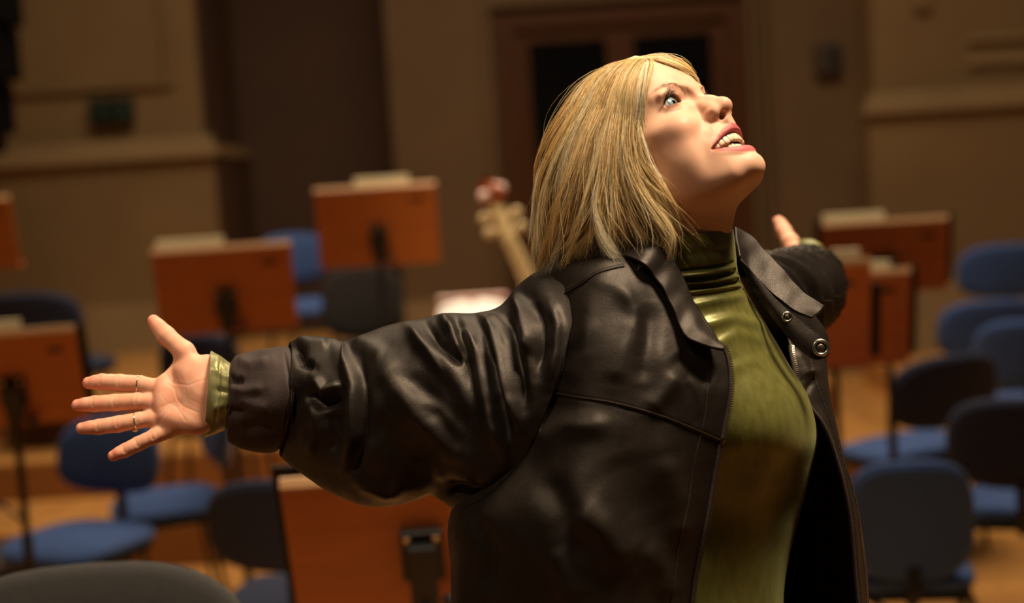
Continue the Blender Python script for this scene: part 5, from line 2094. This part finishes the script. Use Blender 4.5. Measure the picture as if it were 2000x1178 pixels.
# zip along both opening edges
for edge, nm, lab in ((BODY_G[:, 0], 'zip', 'right zip edge'), (BODY_G[:, -1], 'zip', 'left zip edge')):
    k0 = int(.36 * len(edge))
    E_ = edge[k0:]
    z_ = tube(nm, E_, .0022, M_CUFF, jacket)
    d = np.concatenate([[0], np.cumsum(np.linalg.norm(np.diff(E_, axis=0), axis=1))])
    t = np.arange(0, d[-1], .0026)
    P = np.stack([np.interp(t, d, E_[:, c]) for c in range(3)], 1)
    T = np.gradient(P, axis=0)
    T /= np.linalg.norm(T, axis=1, keepdims=True)
    side = np.cross(T, np.array((0, 1.0, 0)))
    side /= np.linalg.norm(side, axis=1, keepdims=True)
    if nm and edge is not None and E_[0][0] < .3 and lab.startswith('left'):
        side = -side
    tv_, tf_ = [], []
    cube = np.array([(a, b, c) for a in (-1, 1) for b in (-1, 1) for c in (-1, 1)], float)
    cf = [(0, 1, 3, 2), (4, 6, 7, 5), (0, 4, 5, 1), (2, 3, 7, 6), (0, 2, 6, 4), (1, 5, 7, 3)]
    for p, tt, s_ in zip(P, T, side):
        b_ = np.cross(tt, s_)
        c0 = len(tv_) * 8
        tv_.append(p + s_ * .0022 + cube[:, :1] * s_ * .0022 + cube[:, 1:2] * tt * .0007 + cube[:, 2:] * b_ * .0014)
        tf_ += [tuple(c0 + i for i in q) for q in cf]
    o = link_mesh('zip_teeth', cam2w(np.concatenate(tv_)), tf_, M_ZIP, z_, smooth=False)
    o['kind'] = 'stuff'
    stitches('stitching', [tuple(q) for q in np.stack(to_px(BODY_G[k0 + 8::24, 9 if lab.startswith('right') else -12]), 1)], BODY_G, jacket)


def slab(name, rows, nu, nv, th, mat, parent, amp=.0008, seed=50):
    """rows of pixel points with depth -> thick curved piece"""
    G = loft(rows, nu, nv)
    px, py = to_px(G)
    G = displace(G, wrinkle(px, py, seed, 14, amp, .7, 2.0))
    o = link_mesh(name, cam2w(G.reshape(-1, 3)), grid_faces(*G.shape[:2]), mat, parent)
    solid(o, th, 0)
    return o, G


# right collar: neck edge to outer edge
rc, RCG = slab('collar', [
    [(1240, 455, 1.555), (1278, 478, 1.520), (1308, 498, 1.530), (1328, 535, 1.525), (1348, 580, 1.515), (1372, 628, 1.500), (1398, 660, 1.490), (1412, 676, 1.484)],
    [(1222, 474, 1.540), (1262, 494, 1.508), (1294, 520, 1.512), (1316, 558, 1.508), (1338, 602, 1.498), (1364, 645, 1.484), (1395, 668, 1.480), (1414, 680, 1.479)],
    [(1205, 496, 1.530), (1250, 512, 1.500), (1278, 540, 1.500), (1298, 570, 1.495), (1318, 612, 1.486), (1336, 656, 1.476), (1362, 670, 1.474), (1413, 684, 1.476)]], 90, 40, .004, M_LEATHER, jacket)
stitches('stitching', [(1281, 548), (1300, 578), (1319, 618), (1336, 652), (1360, 664), (1408, 677)], RCG, rc, off=-4)
# left collar
lc, LCG = slab('collar', [
    [(1434, 446, 1.640), (1462, 458, 1.640), (1492, 489, 1.625), (1530, 530, 1.605), (1570, 573, 1.59), (1608, 600, 1.58)],
    [(1438, 470, 1.612), (1462, 495, 1.612), (1492, 528, 1.602), (1528, 562, 1.588), (1565, 595, 1.577), (1602, 609, 1.572)],
    [(1444, 500, 1.596), (1462, 530, 1.594), (1492, 560, 1.586), (1525, 588, 1.576), (1555, 610, 1.57), (1585, 622, 1.568)]], 90, 40, .004, M_LEATHER, jacket, seed=52)
stitches('stitching', [(1500, 505), (1540, 548), (1580, 588), (1600, 602), (1583, 616), (1550, 603)], LCG, lc)
# collar stand on the left with throat latch
st, STG = slab('collar_latch', [
    [(1448, 505, 1.590), (1490, 556, 1.578), (1530, 600, 1.562), (1565, 630, 1.556), (1600, 660, 1.552), (1618, 676, 1.552)],
    [(1462, 545, 1.588), (1492, 580, 1.574), (1528, 620, 1.558), (1562, 655, 1.552), (1595, 682, 1.548), (1620, 690, 1.550)],
    [(1470, 575, 1.590), (1496, 602, 1.576), (1525, 640, 1.560), (1556, 678, 1.552), (1590, 702, 1.548), (1612, 698, 1.550)]], 80, 40, .004, M_LEATHER, jacket, seed=53)
tag(st, 'leather throat latch with two snaps')
stitches('stitching', [(1500, 570), (1545, 618), (1585, 655), (1612, 680), (1598, 694), (1568, 676), (1535, 640)], STG, st)
for x, y, r_ in ((1537, 621, .0048), (1601, 680, .0078)):
    c = on_surface([(x, y)], STG, .003)[0]
    nrm = -c / np.linalg.norm(c)
    nrm = nrm + np.array((.25, 0, .1))
    nrm /= np.linalg.norm(nrm)
    a_ = np.cross(nrm, (0, 0, 1.0)); a_ /= np.linalg.norm(a_)
    b_ = np.cross(nrm, a_)
    V, F = torus(c, np.stack([a_, b_, nrm]), r_, r_ * .28, 28, 8)
    sn = link_mesh('snap', cam2w(V), F, M_SNAP, st)
    V, F = disc_ell(c, np.stack([a_, b_, nrm]), (r_ * .62, r_ * .62, r_ * .22))
    link_mesh('stud', cam2w(V), F, M_ZIP, sn)

# ------------------------------------------------------------------ trousers and shoes (below the frame, carry the figure)
PO = np.array(PERSON_O)
hipw = W(1290, 1250, 1.655)
M_TROUS = simple('dark_trousers', (.012, .011, .012), .8, .2, 30)
g = Sdf((-40, -30, 0), (40, 30, 110), 1.2)
g.ell((0, 0, 0.01), (.01, .01, .01))
hz = float((hipw[2] - .20) * 100)
hx, hy = float((hipw[0] - PO[0]) * 100), float((hipw[1] - PO[1]) * 100)
g.ell((hx, hy, hz - 6), (16, 12, 14), 4)
for s in (-1, 1):
    g.chain([(hx + 8.5 * s, hy - 3 * s, hz - 8), (hx + 10 * s, hy - 4 * s, hz * .48), (hx + 11 * s, hy - 5 * s + 2, 7)], (9.5, 7.0, 6.0), 3)
V, Q = g.mesh()
tr_ = link_mesh('trousers', V * .01 + PO, Q, M_TROUS, person)
M_SHOE = simple('black_shoe', (.01, .009, .009), .4, .2)
for s in (-1, 1):
    g = Sdf((-9, -18, 0), (9, 10, 12), .6)
    g.ell((0, 0, 5.2), (4.2, 5.5, 5.0))
    g.ell((0, -8, 3.4), (4.4, 8.5, 3.3), 3)
    g.op(lambda X, Y, Z: (Z - 0.15 + 0 * X + 0 * Y).astype(np.float32), (-9, -18, 0), (9, 10, 12), 0, 's')
    V, Q = g.mesh()
    a = math.radians(40 + 8 * s)
    V2 = np.stack([V[:, 0] * math.cos(a) - V[:, 1] * math.sin(a), V[:, 0] * math.sin(a) + V[:, 1] * math.cos(a), V[:, 2] - .15], 1)
    link_mesh('shoe', V2 * .01 + PO + np.array(((hx + 11 * s) * .01, (hy - 5 * s + 2) * .01, 0)), Q, M_SHOE, person)
tag(person, 'woman in a black leather jacket and green turtleneck, arms flung wide, smiling upwards', 'person')
